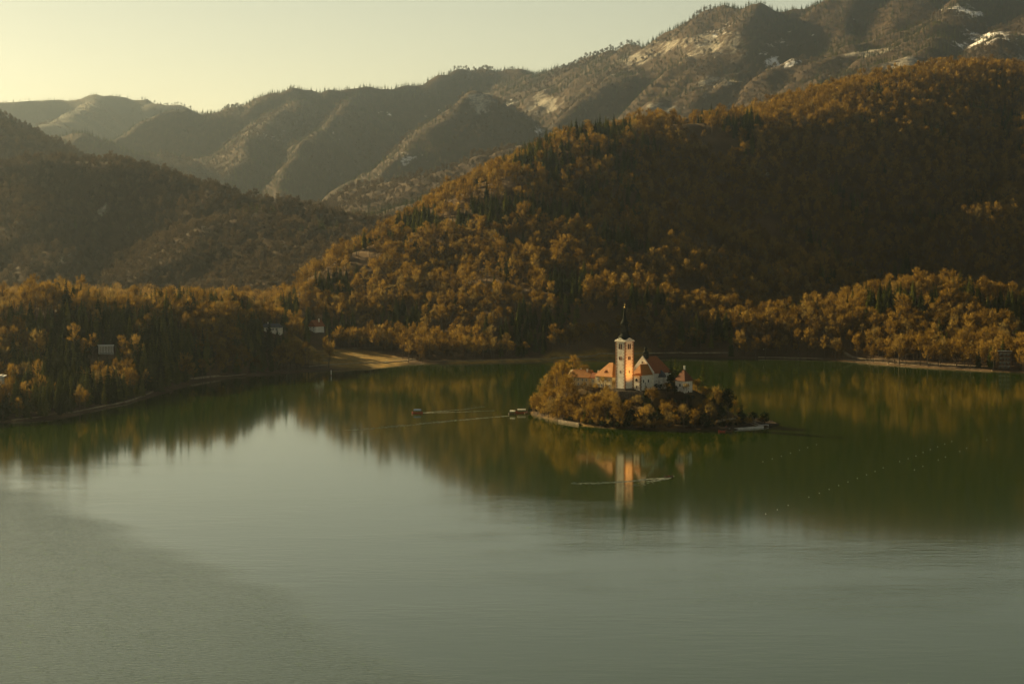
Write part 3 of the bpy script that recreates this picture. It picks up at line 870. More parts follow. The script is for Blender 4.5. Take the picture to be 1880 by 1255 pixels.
house('provost_house', 'yellow house with bright orange hipped roof directly left of the bell tower', (65.5, 1362, ZG - .5), CHURCH_R, -7.5, 7.5, -7, 8, -3, 8.2, 16.8, 'x', 6.5, 6.5,
      'plaster_yellow', 'roof_tile', [(0, u, z, 1.0, 1.6) for u in (-5, -1.7, 1.7, 5) for z in (2.2, 5.8)] + [(3, u, z, 1.0, 1.6) for u in (-4, 0, 4) for z in (2.2, 5.8)], [(3, 2.5, 15.6)])
dm = [o for o in bpy.data.objects if o.name.startswith('provost_house')][0]
d = MB(); d.add([(-1.4, -5.6, 9.7), (1.4, -5.6, 9.7), (0, -5.6, 11.9), (-1.4, -1.6, 12.2), (1.4, -1.6, 12.2), (0, -1.2, 12.6)], [(0, 1, 2), (0, 2, 5, 3), (1, 4, 5, 2), (0, 3, 4, 1), (3, 5, 4)])
d.build('dormer', M['roof_tile_red'], dm)
house('castle_house', 'low cream house with orange roof among trees at the island left end', (47.5, 1379, ZG - .6), R(-30), -9.5, 7, -4.2, 4.2, -3, 6.3, 11.2, 'x', 3.5, 0,
      'plaster_yellow', 'roof_tile', [(0, u, z, .95, 1.4) for u in (-7, -4, -1, 2, 5) for z in (1.8, 4.6)], [(-2, 1, 11.6), (4, -1, 11.4)])
house('link_house', 'small cream wing with dark red roof between the two orange roofs', (57.0, 1368.0, ZG - .6), R(-30), -3.4, 3.6, -3.2, 3.2, -3, 6.6, 9.8, 'x', 0, 0,
      'plaster_yellow', 'roof_tile_red', [(0, u, 4.4, 1.0, 1.5) for u in (-1.6, 1.6)], [(0, 1.2, 11.0)])
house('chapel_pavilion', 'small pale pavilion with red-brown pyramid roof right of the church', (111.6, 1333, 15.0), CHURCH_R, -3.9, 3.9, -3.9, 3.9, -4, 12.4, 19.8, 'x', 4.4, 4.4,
      'plaster_old', 'roof_tile_shaded', [(1, 0, 9.4, .9, 1.5), (1, 0, 4.8, .9, 1.5), (0, 0, 9.4, .9, 1.5), (0, 0, 4.8, .9, 1.5)], [(.2, .2, 21.6)], .75, 'pavilion', frame='stone_wall')
# retaining walls and quays of the island
def ribbon(name, pts, width, z0, top, mat, label=None, cat=None, kind=None, drape=False, lift=.12):
    """strip along a polyline; a wall if z0/top given, or laid on the ground"""
    P = [Vector((p[0], p[1], 0)) for p in pts]
    fine = []
    for a, b in zip(P[:-1], P[1:]):
        n = max(1, int((b - a).length / 4))
        fine += [a.lerp(b, i / n) for i in range(n)]
    fine.append(P[-1])
    L, Rr = [], []
    for i, p in enumerate(fine):
        d = (fine[min(i + 1, len(fine) - 1)] - fine[max(i - 1, 0)]).normalized(); nn = Vector((-d.y, d.x, 0)) * width / 2
        L.append(p + nn); Rr.append(p - nn)
    xs = np.array([q.x for q in L + Rr]); ys = np.array([q.y for q in L + Rr])
    if drape:
        mid = full_height([p.x for p in fine], [p.y for p in fine]); hh = full_height(xs, ys)
        n = len(fine); tz = np.maximum(np.maximum(hh[:n], hh[n:]), mid) + lift; tz = np.concatenate([tz, tz]); bz = tz - 1.5
    else:
        tz = np.full(len(xs), top); bz = np.full(len(xs), z0)
    n = len(fine); mb = MB()
    v = [(xs[i], ys[i], tz[i]) for i in range(2 * n)] + [(xs[i], ys[i], bz[i]) for i in range(2 * n)]
    f = []
    for i in range(n - 1):
        f += [(i, n + i, n + i + 1, i + 1), (i, i + 1, 2 * n + i + 1, 2 * n + i), (n + i, 3 * n + i, 3 * n + i + 1, n + i + 1)]
    f += [(0, 2 * n, 3 * n, n), (n - 1, 2 * n - 1, 4 * n - 1, 3 * n - 1)]
    mb.add(v, f)
    return tag(mb.build(name, M[mat], None), label, cat, None, kind)
ribbon('quay', [wat(x, y) for x, y in ((1238, 789), (1290, 789.6), (1330, 789), (1375, 786.5), (1400, 784.4))], 2.6, -2, 1.0, 'concrete', 'pale concrete quay edging the island front on its right half', 'quay')
ribbon('jetty', [wat(x, y) for x, y in ((1392, 784.0), (1409, 782.4))], 2.2, -2, 1.25, 'concrete', 'pale jetty tip pointing right from the island quay', 'jetty')
ribbon('retaining_wall', [wat(x, y) for x, y in ((1026, 773.6), (1036, 775.6), (1050, 778), (1064, 780.4))], 1.2, -2, 1.4, 'stone_wall', 'sunlit stone retaining wall on the island left shore', 'wall')
ribbon('terrace_wall', [(64.5, 1336.5), (70, 1331.5), (75, 1328.5), (82, 1327.0), (87, 1328)], 1.0, 12, 20.6, 'stone_wall', 'rubble terrace wall under the bell tower', 'wall')
for pts in (((1345, 768), (1362, 772), (1378, 777), (1392, 782)), ((1353, 766), (1372, 771), (1395, 780)), ((1290, 781), (1312, 776), (1335, 772), (1350, 769))):
    ribbon('island_path', [meet(x, y, 1275, 1420)[:2] for x, y in pts], 1.6, 0, 0, 'path_gravel', kind='structure', drape=True)
# broad stone stairs climbing from the quay to the church
st = MB(); s0, s1 = Vector((124, 1297, 1.2)), Vector((101, 1320, 15.8))
dirv = Vector((s1.x - s0.x, s1.y - s0.y, 0)).normalized(); nv = Vector((-dirv.y, dirv.x, 0)) * 2.2
for k in range(66):
    a = s0.lerp(s1, k / 66); b = s0.lerp(s1, (k + 1) / 66); z1 = b.z + .1; b2 = b + dirv * .02
    st.add([(*(p + sgn * nv).xy, z) for z in (a.z - 2.2, z1) for p, sgn in ((a, 1), (a, -1), (b2, -1), (b2, 1))],
           [(3, 2, 1, 0), (4, 5, 6, 7), (0, 1, 5, 4), (1, 2, 6, 5), (2, 3, 7, 6), (3, 0, 4, 7)])
tag(st.build('stone_stairs', M['stone_wall']), 'long straight stone stairs from the quay up to the church', 'stairs')

# ------------------------------------------------------------------ houses and structures round the lake
def sit(px, py, d0=1250, d1=2600):
    x, y, z = meet(px, py, d0, d1); return x, y, z
x, y, z = sit(580, 610, 1900); clear(x, y, 14); clear(x, y - 16, 12); clear(x, y - 32, 12); clear(x, y - 48, 10)
house('chalet', 'white chalet with steep reddish roof above the sunlit meadow', (x, y + 4, z), R(-38), -4.5, 4.5, -6, 6, -3, 5.6, 11.5, 'y', 0, 0, 'plaster', 'roof_tile_red',
      [(0, u, zz, 1.1, 1.4) for u in (-2.2, 2.2) for zz in (1.8, 4.4)] + [(0, 0, 7.8, 1.1, 1.2)] + [(3, u, 2.6, 1.2, 1.4) for u in (-3.5, 0, 3.5)], [(1.5, 2, 12.4)], .9)
x, y, z = sit(497, 566, 1850); clear(x, y, 16); clear(x - 2, y - 20, 14)
house('white_villa', 'long low white house with dark roof on the saddle at left', (x, y + 4, z + 1.2), R(-12), -8.5, 9.5, -4, 4, -3, 3.9, 7.2, 'x', 3, 3, 'plaster', 'roof_slate',
      [(0, u, 2.1, 1.3, 1.4) for u in (-6, -3, 0, 3, 6)], [(-3, 0, 8.0)])
# colonnaded belvedere in the headland woods
x, y, z = sit(196, 650, 1400); clear(x, y, 12); clear(x + 3, y - 14, 10); clear(x + 3, y - 28, 10); clear(x + 3, y - 42, 9); clear(x + 3, y - 55, 8)
bv = thing('belvedere', 'white columned pavilion half hidden in the headland woods', 'pavilion', (x, y, z + 1.0), R(14))
MB().box(-6.6, 5.4, -2.6, 2.6, -4, .3).build('terrace', M['concrete'], bv)
for i in range(6):
    for yy in (-2.1, 2.1):
        MB().lathe([(.34, .3), (.34, .6), (.25, .7), (.22, 4.6), (.34, 4.8), (.34, 5.0)], 8, -6 + i * 2.16, yy).build('column', M['white_paint'], bv)
MB().box(-6.5, 5.3, -2.5, 2.5, 5.0, 5.9).build('entablature', M['white_paint'], bv)
MB().box(-6.9, 5.7, -2.9, 2.9, 5.9, 6.15).build('roof', M['white_paint'], bv)
MB().box(-6.2, 5.0, 2.25, 2.4, .3, 5.0).build('back_wall', M['plaster_old'], bv)
# villa cut by the left edge
x, y, z = sit(3, 727, 1300, 1600); clear(x - 4, y, 15); clear(x + 6, y - 6, 12); clear(x + 4, y - 24, 15); clear(x + 2, y - 42, 14)
vl = thing('lakeside_villa', 'tall white villa with flat cornice cut off by the left edge', 'villa', (x - 7.2, y + 5, z), R(4))
MB().box(-9, 7, -5, 6, -3, 13.4).build('wall', M['plaster'], vl)
MB().box(-10, 8.6, -6.2, 7, 13.4, 14.0).build('cornice', M['white_paint'], vl)
MB().box(-8.6, 6.6, -4.6, 5.6, 14.0, 14.5).build('roof', M['concrete'], vl)
for u in (-6, -2.5, 1, 4.5):
    for zz in (2.5, 6.4, 10.3): window(vl, face_T(0), 5, u, zz, 1.3, 2.2, frame='concrete', mullion=True)
gp = thing('garden_pavilion', 'low grey pavilion with flat roof in front of the white villa', 'pavilion', (x + 5.5, y - 3, z - 1.2), R(4))
MB().box(-5.5, 4.5, -2.2, 2.4, -2, 2.9).build('wall', M['plaster_old'], gp)
MB().box(-6.4, 5.6, -3.2, 3.0, 2.9, 3.5).build('roof', M['concrete'], gp)
for u in (-4, -1.6, .8, 3.2): window(gp, face_T(0), 2.2, u, 1.4, 1.5, 1.6, frame='white_paint')
# terraced building on the right shore
x, y, z = sit(1846, 678, 1700, 1900); clear(x, y + 4, 10); clear(x, y - 12, 9)
tb_ = thing('balcony_house', 'dark terraced house with four pale balcony edges at the right shore', 'house', (x, y + 8, z), R(-8))
MB().box(-5.5, 6.5, -3, 5, -2, 15.2).build('wall', M['wood'], tb_)
for k in range(4):
    b = MB().box(-4.6 + .35 * k, 5.6, -5.0 + .2 * k, -3, 2.4 + 3.7 * k, 2.75 + 3.7 * k).build('balcony', M['concrete'], tb_)
    MB().box(-4.6 + .35 * k, 5.6, -5.0 + .2 * k, -4.9 + .2 * k, 2.75 + 3.7 * k, 3.5 + 3.7 * k).build('railing', M['wood'], b)
    for u in (-2.8, .8, 4.0): window(tb_, face_T(0), 3, u, 1.2 + 3.7 * k, 1.8, 1.7, frame='wood')
MB().box(-6.2, 7.2, -3.8, 5.6, 15.2, 15.6).build('roof', M['roof_slate'], tb_)
# boathouse slip
x, y, z = sit(1388, 655, 1850, 2050)
sl = MB(); sl.add([(x - 9, y + 22, 4.4), (x - 6.5, y + 22, 4.4), (x + 3.4, y - 6, .3), (x + .9, y - 6, .3), (x - 9, y + 22, 2.6), (x - 6.5, y + 22, 2.6), (x + 3.4, y - 6, -1), (x + .9, y - 6, -1)],
                  [(0, 3, 2, 1), (4, 5, 6, 7), (0, 1, 5, 4), (1, 2, 6, 5), (2, 3, 7, 6), (3, 0, 4, 7)])
tag(sl.build('boat_slip', M['concrete']), 'pale sloping boat slip running down to the far right shore', 'slipway')
clear(x - 3, y + 8, 10)
# promenade quay and upper road of the right shore
qp = [wat(px, py) for px, py in ((1392, 657.6), (1460, 658.6), (1540, 661.6), (1600, 666), (1680, 672.6), (1750, 677), (1800, 680))]
ribbon('quay_wall', qp, 3.0, -2, 1.5, 'path_gravel', 'long pale quay strip along the right far shore', 'quay')
def pathline(pix, w, d0=1300, d1=2200, mat='path_gravel', lift=.25):
    ribbon('lakeside_path', [meet(a, b, d0, d1)[:2] for a, b in pix], w, 0, 0, mat, kind='structure', drape=True, lift=lift)
def inland(pix, d, w):
    pts = [(wat(a, b)[0], wat(a, b)[1] + d) for a, b in pix]
    ribbon('lakeside_path', pts, w, 0, 0, 'path_gravel', kind='structure', drape=True, lift=.25)
    for (x0, y0), (x1, y1) in zip(pts[:-1], pts[1:]):
        n = max(1, int(math.hypot(x1 - x0, y1 - y0) / 7))
        for i in range(n): clear(x0 + (x1 - x0) * i / n, y0 + (y1 - y0) * i / n - 1, 5.5)
inland(((1500, 660), (1540, 661.6), (1600, 666), (1680, 672.6), (1750, 677), (1800, 680)), 17, 4.0)
inland(((790, 667.5), (850, 667), (1000, 663), (1100, 657), (1250, 655), (1340, 657)), 10, 1.3)
inland(((560, 682), (600, 679), (700, 674), (760, 668)), 26, 2.6)
pathline(((22, 771), (70, 766), (130, 757), (185, 746), (232, 737), (262, 727), (290, 715)), 2.0)
pathline(((285, 700), (340, 697), (400, 691), (450, 687)), 1.6)
# mooring post, white
x, y = wat(608, 689)
pm = thing('mooring_post', 'single white mooring post standing in the water off the meadow', 'post', (x, y, 0))
MB().lathe([(.35, -4), (.32, 4.2), (.36, 4.3), (.1, 4.7)], 8).build('post', M['white_paint'], pm)
MB().lathe([(.39, .3), (.39, .9)], 8).build('band', M['hull_red'], pm)
# lamp posts on the right promenade
for px, py in ((1788, 671), (1512, 650), (1402, 652)):
    x, y, z = meet(px, py, 1700, 2100)
    lp = thing('lamp_post', 'slim promenade lamp post with pale globe at ' + {1788: 'the right end of the quay', 1512: 'the middle of the right shore road', 1402: 'the top of the boat slip'}[px], 'lamp post', (x, y, z))
    MB().tube([(0, 0, -.3), (0, 0, .8), (0, 0, 4.6)], [.14, .09, .06], 6).build('pole', M['copper_dark'], lp)
    MB().lathe([(.08, 4.5), (.3, 4.75), (.34, 5.0), (.2, 5.25), (.03, 5.3)], 8).build('globe', M['white_paint'], lp, smooth=True)

# ------------------------------------------------------------------ boats
def hull_mesh(L, B, H, rise, n=13):
    mb = MB(); v = []; f = []
    for i in range(n):
        t = i / (n - 1); s = 2 * t - 1
        w = B / 2 * (1 - abs(s) ** 2.6) ** .6 * (1 if abs(s) < .98 else .55) + .05
        sh = H + rise * abs(s) ** 2.2; bt_ = -.22 + (rise * .8) * max(0, abs(s) - .55) ** 1.5 * 2
        y = s * L / 2
        v += [(-w, y, sh), (-w * .82, y, bt_), (w * .82, y, bt_), (w, y, sh), (w - .09, y, sh), (w * .78, y, bt_ + .12), (-w * .78, y, bt_ + .12), (-w + .09, y, sh)]
    for i in range(n - 1):
        for k in range(8): f.append((i * 8 + k, i * 8 + (k + 1) % 8, (i + 1) * 8 + (k + 1) % 8, (i + 1) * 8 + k))
    f += [tuple(range(8)), tuple((n - 1) * 8 + k for k in range(7, -1, -1))]
    mb.add(v, f); return mb
def boat(label, loc, rz, L, B, hullm, awn=None, oars=True, name='rowing_boat', group=None):
    e = thing(name, label, 'boat', (loc[0], loc[1], 0), rz, group)
    hull_mesh(L, B, .62, .75).build('hull', M[hullm], e)
    for y in np.linspace(-L * .28, L * .28, 4 if awn else 3): MB().box(-B * .4, B * .4, y - .16, y + .16, .34, .42).build('bench', M['wood'], e)
    if awn:
        a0, a1 = -L * .34, L * .30
        for y in np.linspace(a0 + .2, a1 - .2, 3):
            for sx in (-1, 1): MB().tube([(sx * B * .42, y, .3), (sx * B * .42, y, 2.35)], [.045, .045], 5).build('awning_post', M['wood'], e)
        cb = MB(); v = []; m = 9
        for y in (a0, a1):
            for i in range(m):
                s = -1 + 2 * i / (m - 1); v.append((s * B * .55, y, 2.3 + .5 * (1 - s * s)))
        v += [(p[0], p[1], p[2] + .07) for p in v]
        f = [(i, i + 1, m + i + 1, m + i) for i in range(m - 1)] + [(2 * m + i, 3 * m + i, 3 * m + i + 1, 2 * m + i + 1) for i in range(m - 1)]
        f += [(i, 2 * m + i, 2 * m + i + 1, i + 1) for i in range(m - 1)] + [(m + i, m + i + 1, 3 * m + i + 1, 3 * m + i) for i in range(m - 1)]
        f += [(0, m, 3 * m, 2 * m), (m - 1, 3 * m - 1, 4 * m - 1, 2 * m - 1)]
        cb.add(v, f); aw = cb.build('awning', M[awn], e)
        for sx in (-1, 1): MB().box(min(sx * B * .56, sx * B * .52), max(sx * B * .56, sx * B * .52), a0, a1, 1.9, 2.29).build('valance', M[awn], aw)
    if oars:
        for sx in (-1, 1):
            o = MB().tube([(sx * B * .3, -L * .36, 1.0), (sx * B * 1.25, -L * .42, .1)], [.035, .03], 5)
            o.add([(sx * B * 1.2, -L * .42 - .1, .16), (sx * B * 1.2, -L * .42 + .1, .16), (sx * B * 1.5, -L * .43 + .12, -.1), (sx * B * 1.5, -L * .43 - .12, -.1)], [(0, 1, 2, 3)])
            o.build('oar', M['wood'], e, recalc=False)
    return e
xA = wat(766, 758.5); boat('red-hulled boat with blue awning crossing open water left of the island', xA, R(82), 7.6, 2.3, 'hull_red', 'awning_blue', name='passenger_boat')
xB = wat(957, 758); boat('large red boat with cream awning moored at the island left tip', xB, R(96), 8.6, 2.5, 'hull_red', 'awning_white', name='passenger_boat')
xC = wat(941, 760.5); boat('small dark boat with pale awning arriving left of the moored red boat', xC, R(70), 5.6, 2.0, 'hull_dark', 'awning_white', name='passenger_boat')
xD = wat(1228, 876); boat('open dark rowing boat trailing a wake in front of the island', xD, R(-84), 4.6, 1.6, 'hull_dark', None, True)
xE = wat(1326, 792.5); boat('red rowing boat tied below the island quay', xE, R(84), 5.0, 1.6, 'hull_red', None, False)
xF = wat(1338, 792.8); boat('dark rowing boat tied beside the red one at the quay', xF, R(88), 4.4, 1.5, 'hull_dark', None, False)
ribbon('landing_stage', [wat(963, 759), wat(982, 758.5)], 2.0, -1.5, .75, 'wood', 'short timber landing stage at the island left tip', 'landing stage')

# ------------------------------------------------------------------ people
def person(label, loc, rz, pose, cloth, group=None):
    if pose == 'stand':
        V = [(0, 0, .95), (0, .02, 1.2), (0, .02, 1.42), (0, 0, 1.52), (0, -.02, 1.66), (.1, 0, .9), (.11, -.03, .5), (.12, .02, .06), (.13, -.14, .03), (-.1, 0, .9), (-.11, -.02, .5), (-.12, .03, .06), (-.13, -.12, .03),
             (.2, .02, 1.4), (.27, 0, 1.12), (.26, -.16, .92), (-.2, .02, 1.4), (-.27, 0, 1.12), (-.26, -.16, .92)]
    else:
        V = [(0, 0, .5), (0, .04, .75), (0, .03, .98), (0, 0, 1.08), (0, -.03, 1.22), (.1, -.02, .48), (.12, -.42, .5), (.12, -.5, .12), (.12, -.62, .08), (-.1, -.02, .48), (-.12, -.42, .5), (-.12, -.5, .12), (-.12, -.62, .08),
             (.2, .03, .96), (.28, -.12, .72), (.22, -.38, .66), (-.2, .03, .96), (-.28, -.12, .72), (-.22, -.38, .66)]
    E = [(0, 1), (1, 2), (2, 3), (3, 4), (0, 5), (5, 6), (6, 7), (7, 8), (0, 9), (9, 10), (10, 11), (11, 12), (2, 13), (13, 14), (14, 15), (2, 16), (16, 17), (17, 18)]
    rad = [.14, .14, .15, .06, .11, .1, .07, .045, .04, .1, .07, .045, .04, .07, .05, .04, .07, .05, .04]
    me = bpy.data.meshes.new('person'); me.from_pydata(V, E, []); me.update()
    o = link('person', me)
    sk = o.modifiers.new('skin', 'SKIN'); sk.use_smooth_shade = True
    for i, r_ in enumerate(rad): me.skin_vertices[0].data[i].radius = (r_, r_ * .85)
    me.skin_vertices[0].data[0].use_root = True
    o.modifiers.new('subsurf', 'SUBSURF').levels = 1
    dg = bpy.context.evaluated_depsgraph_get()
    m2 = bpy.data.meshes.new_from_object(o.evaluated_get(dg))
    o.modifiers.clear(); o.data = m2; m2.materials.clear()
    for mm in (cloth, 'cloth_dark', 'skin'): m2.materials.append(M[mm])
    top = 1.54 if pose == 'stand' else 1.1; waist = .92 if pose == 'stand' else .55
    for p in m2.polygons: p.material_index = 2 if p.center.z > top else 0 if p.center.z > waist else 1
    MB().lathe([(.125, V[4][2] - .02), (.13, V[4][2] + .05), (.1, V[4][2] + .12), (.03, V[4][2] + .15)], 8, 0, V[4][1] + .02).build('hair', M['cloth_dark'], o, smooth=True)
    o.location = loc; o.rotation_euler = (0, 0, rz)
    return tag(o, label, 'person', group)
try:
    person('seated person in red rowing the open boat', (xD[0], xD[1], .02), R(90), 'sit', 'cloth_red')
    person('standing person in dark clothes at the stern of the blue-awning boat', (xA[0] + 2.7, xA[1] + .35, .15), R(0), 'stand', 'cloth_dark')
    person('standing person in red at the stern of the cream-awning boat', (xB[0] - 3.0, xB[1] + .2, .15), R(20), 'stand', 'cloth_red')
    p_ = wat(1333, 789); person('standing person in red on the island quay above the boats', (p_[0], p_[1], 1.0), R(10), 'stand', 'cloth_red')
    p_ = wat(969, 759); person('standing person in dark clothes on the landing stage', (p_[0], p_[1], .75), R(40), 'stand', 'cloth_dark')
except Exception as ex:
    print('person failed', ex)

# ------------------------------------------------------------------ wakes and buoys
def wake(label, lines, seed):
    """flecks of broken water: thin lens-shaped ripples lying on the surface along the boat's track"""
    g = random.Random(seed); mb = MB()
    for pts, n, w0, w1 in lines:
        P = [Vector((*wat(*p), 0)) for p in pts]
        ln = [(b - a).length for a, b in zip(P[:-1], P[1:])]; tot = sum(ln)
        for i in range(n):
            t = g.random() ** 1.25; d = t * tot; k = 0
            while k < len(ln) - 1 and d > ln[k]: d -= ln[k]; k += 1
            dv = (P[k + 1] - P[k]).normalized(); nv_ = Vector((-dv.y, dv.x, 0))
            c = P[k] + dv * d + nv_ * g.gauss(0, 1) * (w0 + (w1 - w0) * t) * .5
            L = g.uniform(.5, 1.6) * (1.15 - .5 * t); W = g.uniform(.14, .40) * (1.1 - .7 * t)
            a = g.gauss(0, .18); u = dv * math.cos(a) + nv_ * math.sin(a); q = Vector((-u.y, u.x, 0)); z = .02 + .01 * g.random()
            mb.add([(*(c - u * L).xy, z), (*(c - q * W).xy, z), (*(c + u * L).xy, z), (*(c + q * W).xy, z), (*c.xy, z + .10)], [(0, 1, 4), (1, 2, 4), (2, 3, 4), (3, 0, 4)])
    tag(mb.build('wake', M['foam']), label, 'wake', kind='stuff')
wake('double white wake behind the blue-awning boat', [([(777, 757.5), (830, 756.5), (908, 753.5)], 420, .8, 1.6), ([(777, 757.5), (810, 754.5), (850, 751.5), (890, 746)], 230, .8, 2.2)], 1)
wake('long wake left by the boat arriving at the island', [([(932, 763.5), (880, 767.5), (800, 775), (740, 781), (640, 790)], 520, .8, 7)], 2)
wake('wake behind the open rowing boat', [([(1222, 877), (1190, 879), (1160, 883), (1100, 886.5), (1050, 887)], 420, .8, 3.5), ([(1236, 874), (1225, 878.5), (1190, 884)], 120, .5, 2.5), ([(1220, 877), (1180, 888), (1130, 896)], 110, 1, 9)], 3)

bm_ = MB().lathe([(.05, -.2), (.2, -.12), (.24, .04), (.19, .17), (.06, .25), (.05, .38), (.02, .4)], 8).mesh('buoy'); bm_.materials.append(M['concrete'])
B1 = [(78, 328), (142, 308), (205, 290), (268, 268), (330, 248), (387, 230), (447, 210)]
B2 = [(97, 688), (177, 659), (252, 629), (395, 572), (467, 545), (535, 519), (601, 492), (665, 467), (729, 443), (793, 418), (852, 395), (908, 370), (1022, 327), (1080, 307), (1134, 288), (1183, 264), (1233, 244), (1284, 225), (1333, 206), (1382, 188)]
B3 = [(1124, 384), (1182, 360), (1288, 316), (1338, 296), (1437, 257), (1484, 235), (1624, 177)]
for lst, where in ((B1, 'the short buoy row nearest the island'), (B2, 'the long middle row of buoys on the dark water'), (B3, 'the buoy row nearest the right edge')):
    for (bx, by) in lst:
        x, y = wat(1380 + bx / 3.76, 760 + by / 3.76)
        o = link('buoy', bm_); o.location = (x, y, 0)
        tag(o, 'tiny white marker buoy in ' + where, 'buoy', 'marker buoys in ' + where)

# ------------------------------------------------------------------ island trees and garden trees
def isle_z(x, y): return float(isle_height(np.array([x]), np.array([y]))[0])
LIGHT_B = [bare_tree_meshes(41, 15, 4.4, 620, .20, 1.6), bare_tree_meshes(42, 12, 4.2, 560, .20, 1.5, .12), bare_tree_meshes(43, 17, 4.2, 640, .20, 1.7, .25), bare_tree_meshes(44, 9, 3.6, 460, .18, 1.3, .08)]
LEAFY = [leafy_meshes(51, 12, 4.2), leafy_meshes(52, 9, 3.8, 460)]
THIN_C = [conifer_meshes(61, 24, 3.4, 13, 6, .34, .12, gap=.25), conifer_meshes(62, 15, 2.6, 13, 7, .1)]
ISLE_BLD = [(73.4, 1340, 8), (83, 1344, 9), (92, 1351, 14), (102, 1356, 9), (65.5, 1362, 11.5), (47.5, 1379, 10), (57, 1368, 5), (111.6, 1334, 7), (84.5, 1331.5, 7)]
gI = random.Random(5)
placed = []
def isle_tree(x, y, ms, s, label, group, name='bare_tree', cat='tree', sink=.3, sz=1.0):
    placed.append((x, y))
    return plant_tree(name, ms, (x, y, isle_z(x, y) - sink), gI.uniform(0, 6.28), s, label, group, cat, sz)
def free(x, y, d):
    return all(math.hypot(x - a, y - b) > r + .5 for a, b, r in ISLE_BLD) and all(math.hypot(x - a, y - b) > d for a, b in placed)
# named single trees
isle_tree(*at(1291, 735, 1336)[:2], THIN_C[0], 1.0, 'tall thin sunlit conifer right of the small pavilion', None, 'conifer')
isle_tree(*at(1336, 765, 1318)[:2], LEAFY[0], 1.35, 'dark bushy evergreen tree near the island right end', None, 'evergreen_tree', sz=1.35)
isle_tree(*at(1361, 770, 1325)[:2], THIN_C[1], .95, 'slim dark conifer near the island jetty', None, 'conifer')
isle_tree(*at(1185, 725, 1322)[:2], THIN_C[1], .92, 'green conifer standing in front of the church wall', None, 'conifer')
isle_tree(*at(1021, 740, 1382)[:2], LIGHT_B[2], 1.25, 'tallest bare orange tree at the island left end', None)
for k, (x, y, s_) in enumerate(((103.8, 1340.2, 1.45), (106.8, 1342.6, 1.4), (110.2, 1344.5, 1.2))):
    isle_tree(x, y, THIN_C[1], s_, 'dark conifer between the church and the small pavilion, ' + ('nearest the church', 'in the middle', 'nearest the pavilion')[k], None, 'conifer')
for k, (a, b, m_, s_) in enumerate(((980, 758, 3, 1.2), (987, 760, 1, 1.0), (993, 762, 3, 1.3), (1000, 763, 2, .85), (1007, 766, 3, 1.2), (1015, 768, 1, 1.1), (1024, 769, 3, 1.3), (996, 757, 2, 1.0), (984, 755, 1, 1.05),
                                    (1010, 760, 0, 1.15), (1034, 770, 3, 1.15), (1044, 771, 1, .9), (1056, 774, 3, 1.1), (1030, 762, 2, 1.0), (1003, 754, 0, 1.2), (1047, 764, 0, .95))):
    x, y = meet(a, b, 1290, 1440)[:2]
    isle_tree(x, y, LIGHT_B[m_], s_, 'sunlit bare orange tree crowding the island left tip', 'orange trees at the island left tip')
tries = 0; cnt = 0
while tries < 14000 and cnt < 200:
    tries += 1
    x, y = gI.uniform(10, 172), gI.uniform(1282, 1425)
    sdv = -float(sdist(np.array([x]), np.array([y]), ISLE)[0])
    if sdv < 1.2 or not free(x, y, 4.2): continue
    z = isle_z(x, y)
    front = y < 1372 - .30 * x
    px = CX + x / y * F
    if px > 1300 and (z < 3.0 or sdv < 12) and gI.random() < .88: continue
    if not front and gI.random() < .7: continue
    # keep the view of the church and its annex open
    tallcap = 1.0
    if front and 1050 < px < 1240 and z > 9.5: tallcap = .58
    if px > 1225 and z > 8: tallcap = .62
    cnt += 1
    side = 'left slope' if px < 1085 else 'middle slope below the tower' if px < 1170 else 'slope below the church' if px < 1260 else 'right end'
    rear = '' if front else 'rear '
    if px > 1130 and front and gI.random() < .55:
        isle_tree(x, y, LEAFY[gI.randrange(2)], gI.uniform(.7, 1.0) * tallcap, 'dark rounded evergreen on the island ' + side, 'island evergreens, ' + side, 'evergreen_tree')
    elif gI.random() < .12 and px > 1060:
        isle_tree(x, y, THIN_C[1], gI.uniform(.6, .95) * tallcap, 'green conifer on the island ' + rear + side, 'island conifers, ' + rear + side, 'conifer')
    else:
        isle_tree(x, y, LIGHT_B[gI.randrange(4)], (gI.uniform(.95, 1.4) if px < 1075 else gI.uniform(.8, 1.15)) * tallcap, 'bare rust-brown tree on the island ' + rear + side, 'bare island trees, ' + rear + side)
# shrubs along the island shore
SHR = [bare_tree_meshes(71, 3.6, 2.3, 300, .14, .9, .02), leafy_meshes(72, 2.8, 1.9, 220, leaf=.5)]
cnt = 0; tries = 0
while cnt < 150 and tries < 14000:
    tries += 1
    x, y = gI.uniform(10, 172), gI.uniform(1282, 1400)
    sdv = -float(sdist(np.array([x]), np.array([y]), ISLE)[0])
    if sdv < .1 or sdv > (14 if cnt % 2 else 3.5) or not free(x, y, 1.7): continue
    px = CX + x / y * F
    if px > 1235 and sdv < 4.5: continue
    cnt += 1
    side = 'left shore' if px < 1085 else 'front shore' if px < 1250 else 'right shore'
    k = 0 if gI.random() < .72 else 1
    isle_tree(x, y, SHR[k], gI.uniform(.7, 1.3), ('bare brown shrub' if k == 0 else 'dark green shrub') + ' on the island ' + side, ('bare shrubs' if k == 0 else 'green shrubs') + ' of the island ' + side, 'shrub', 'shrub', .1)
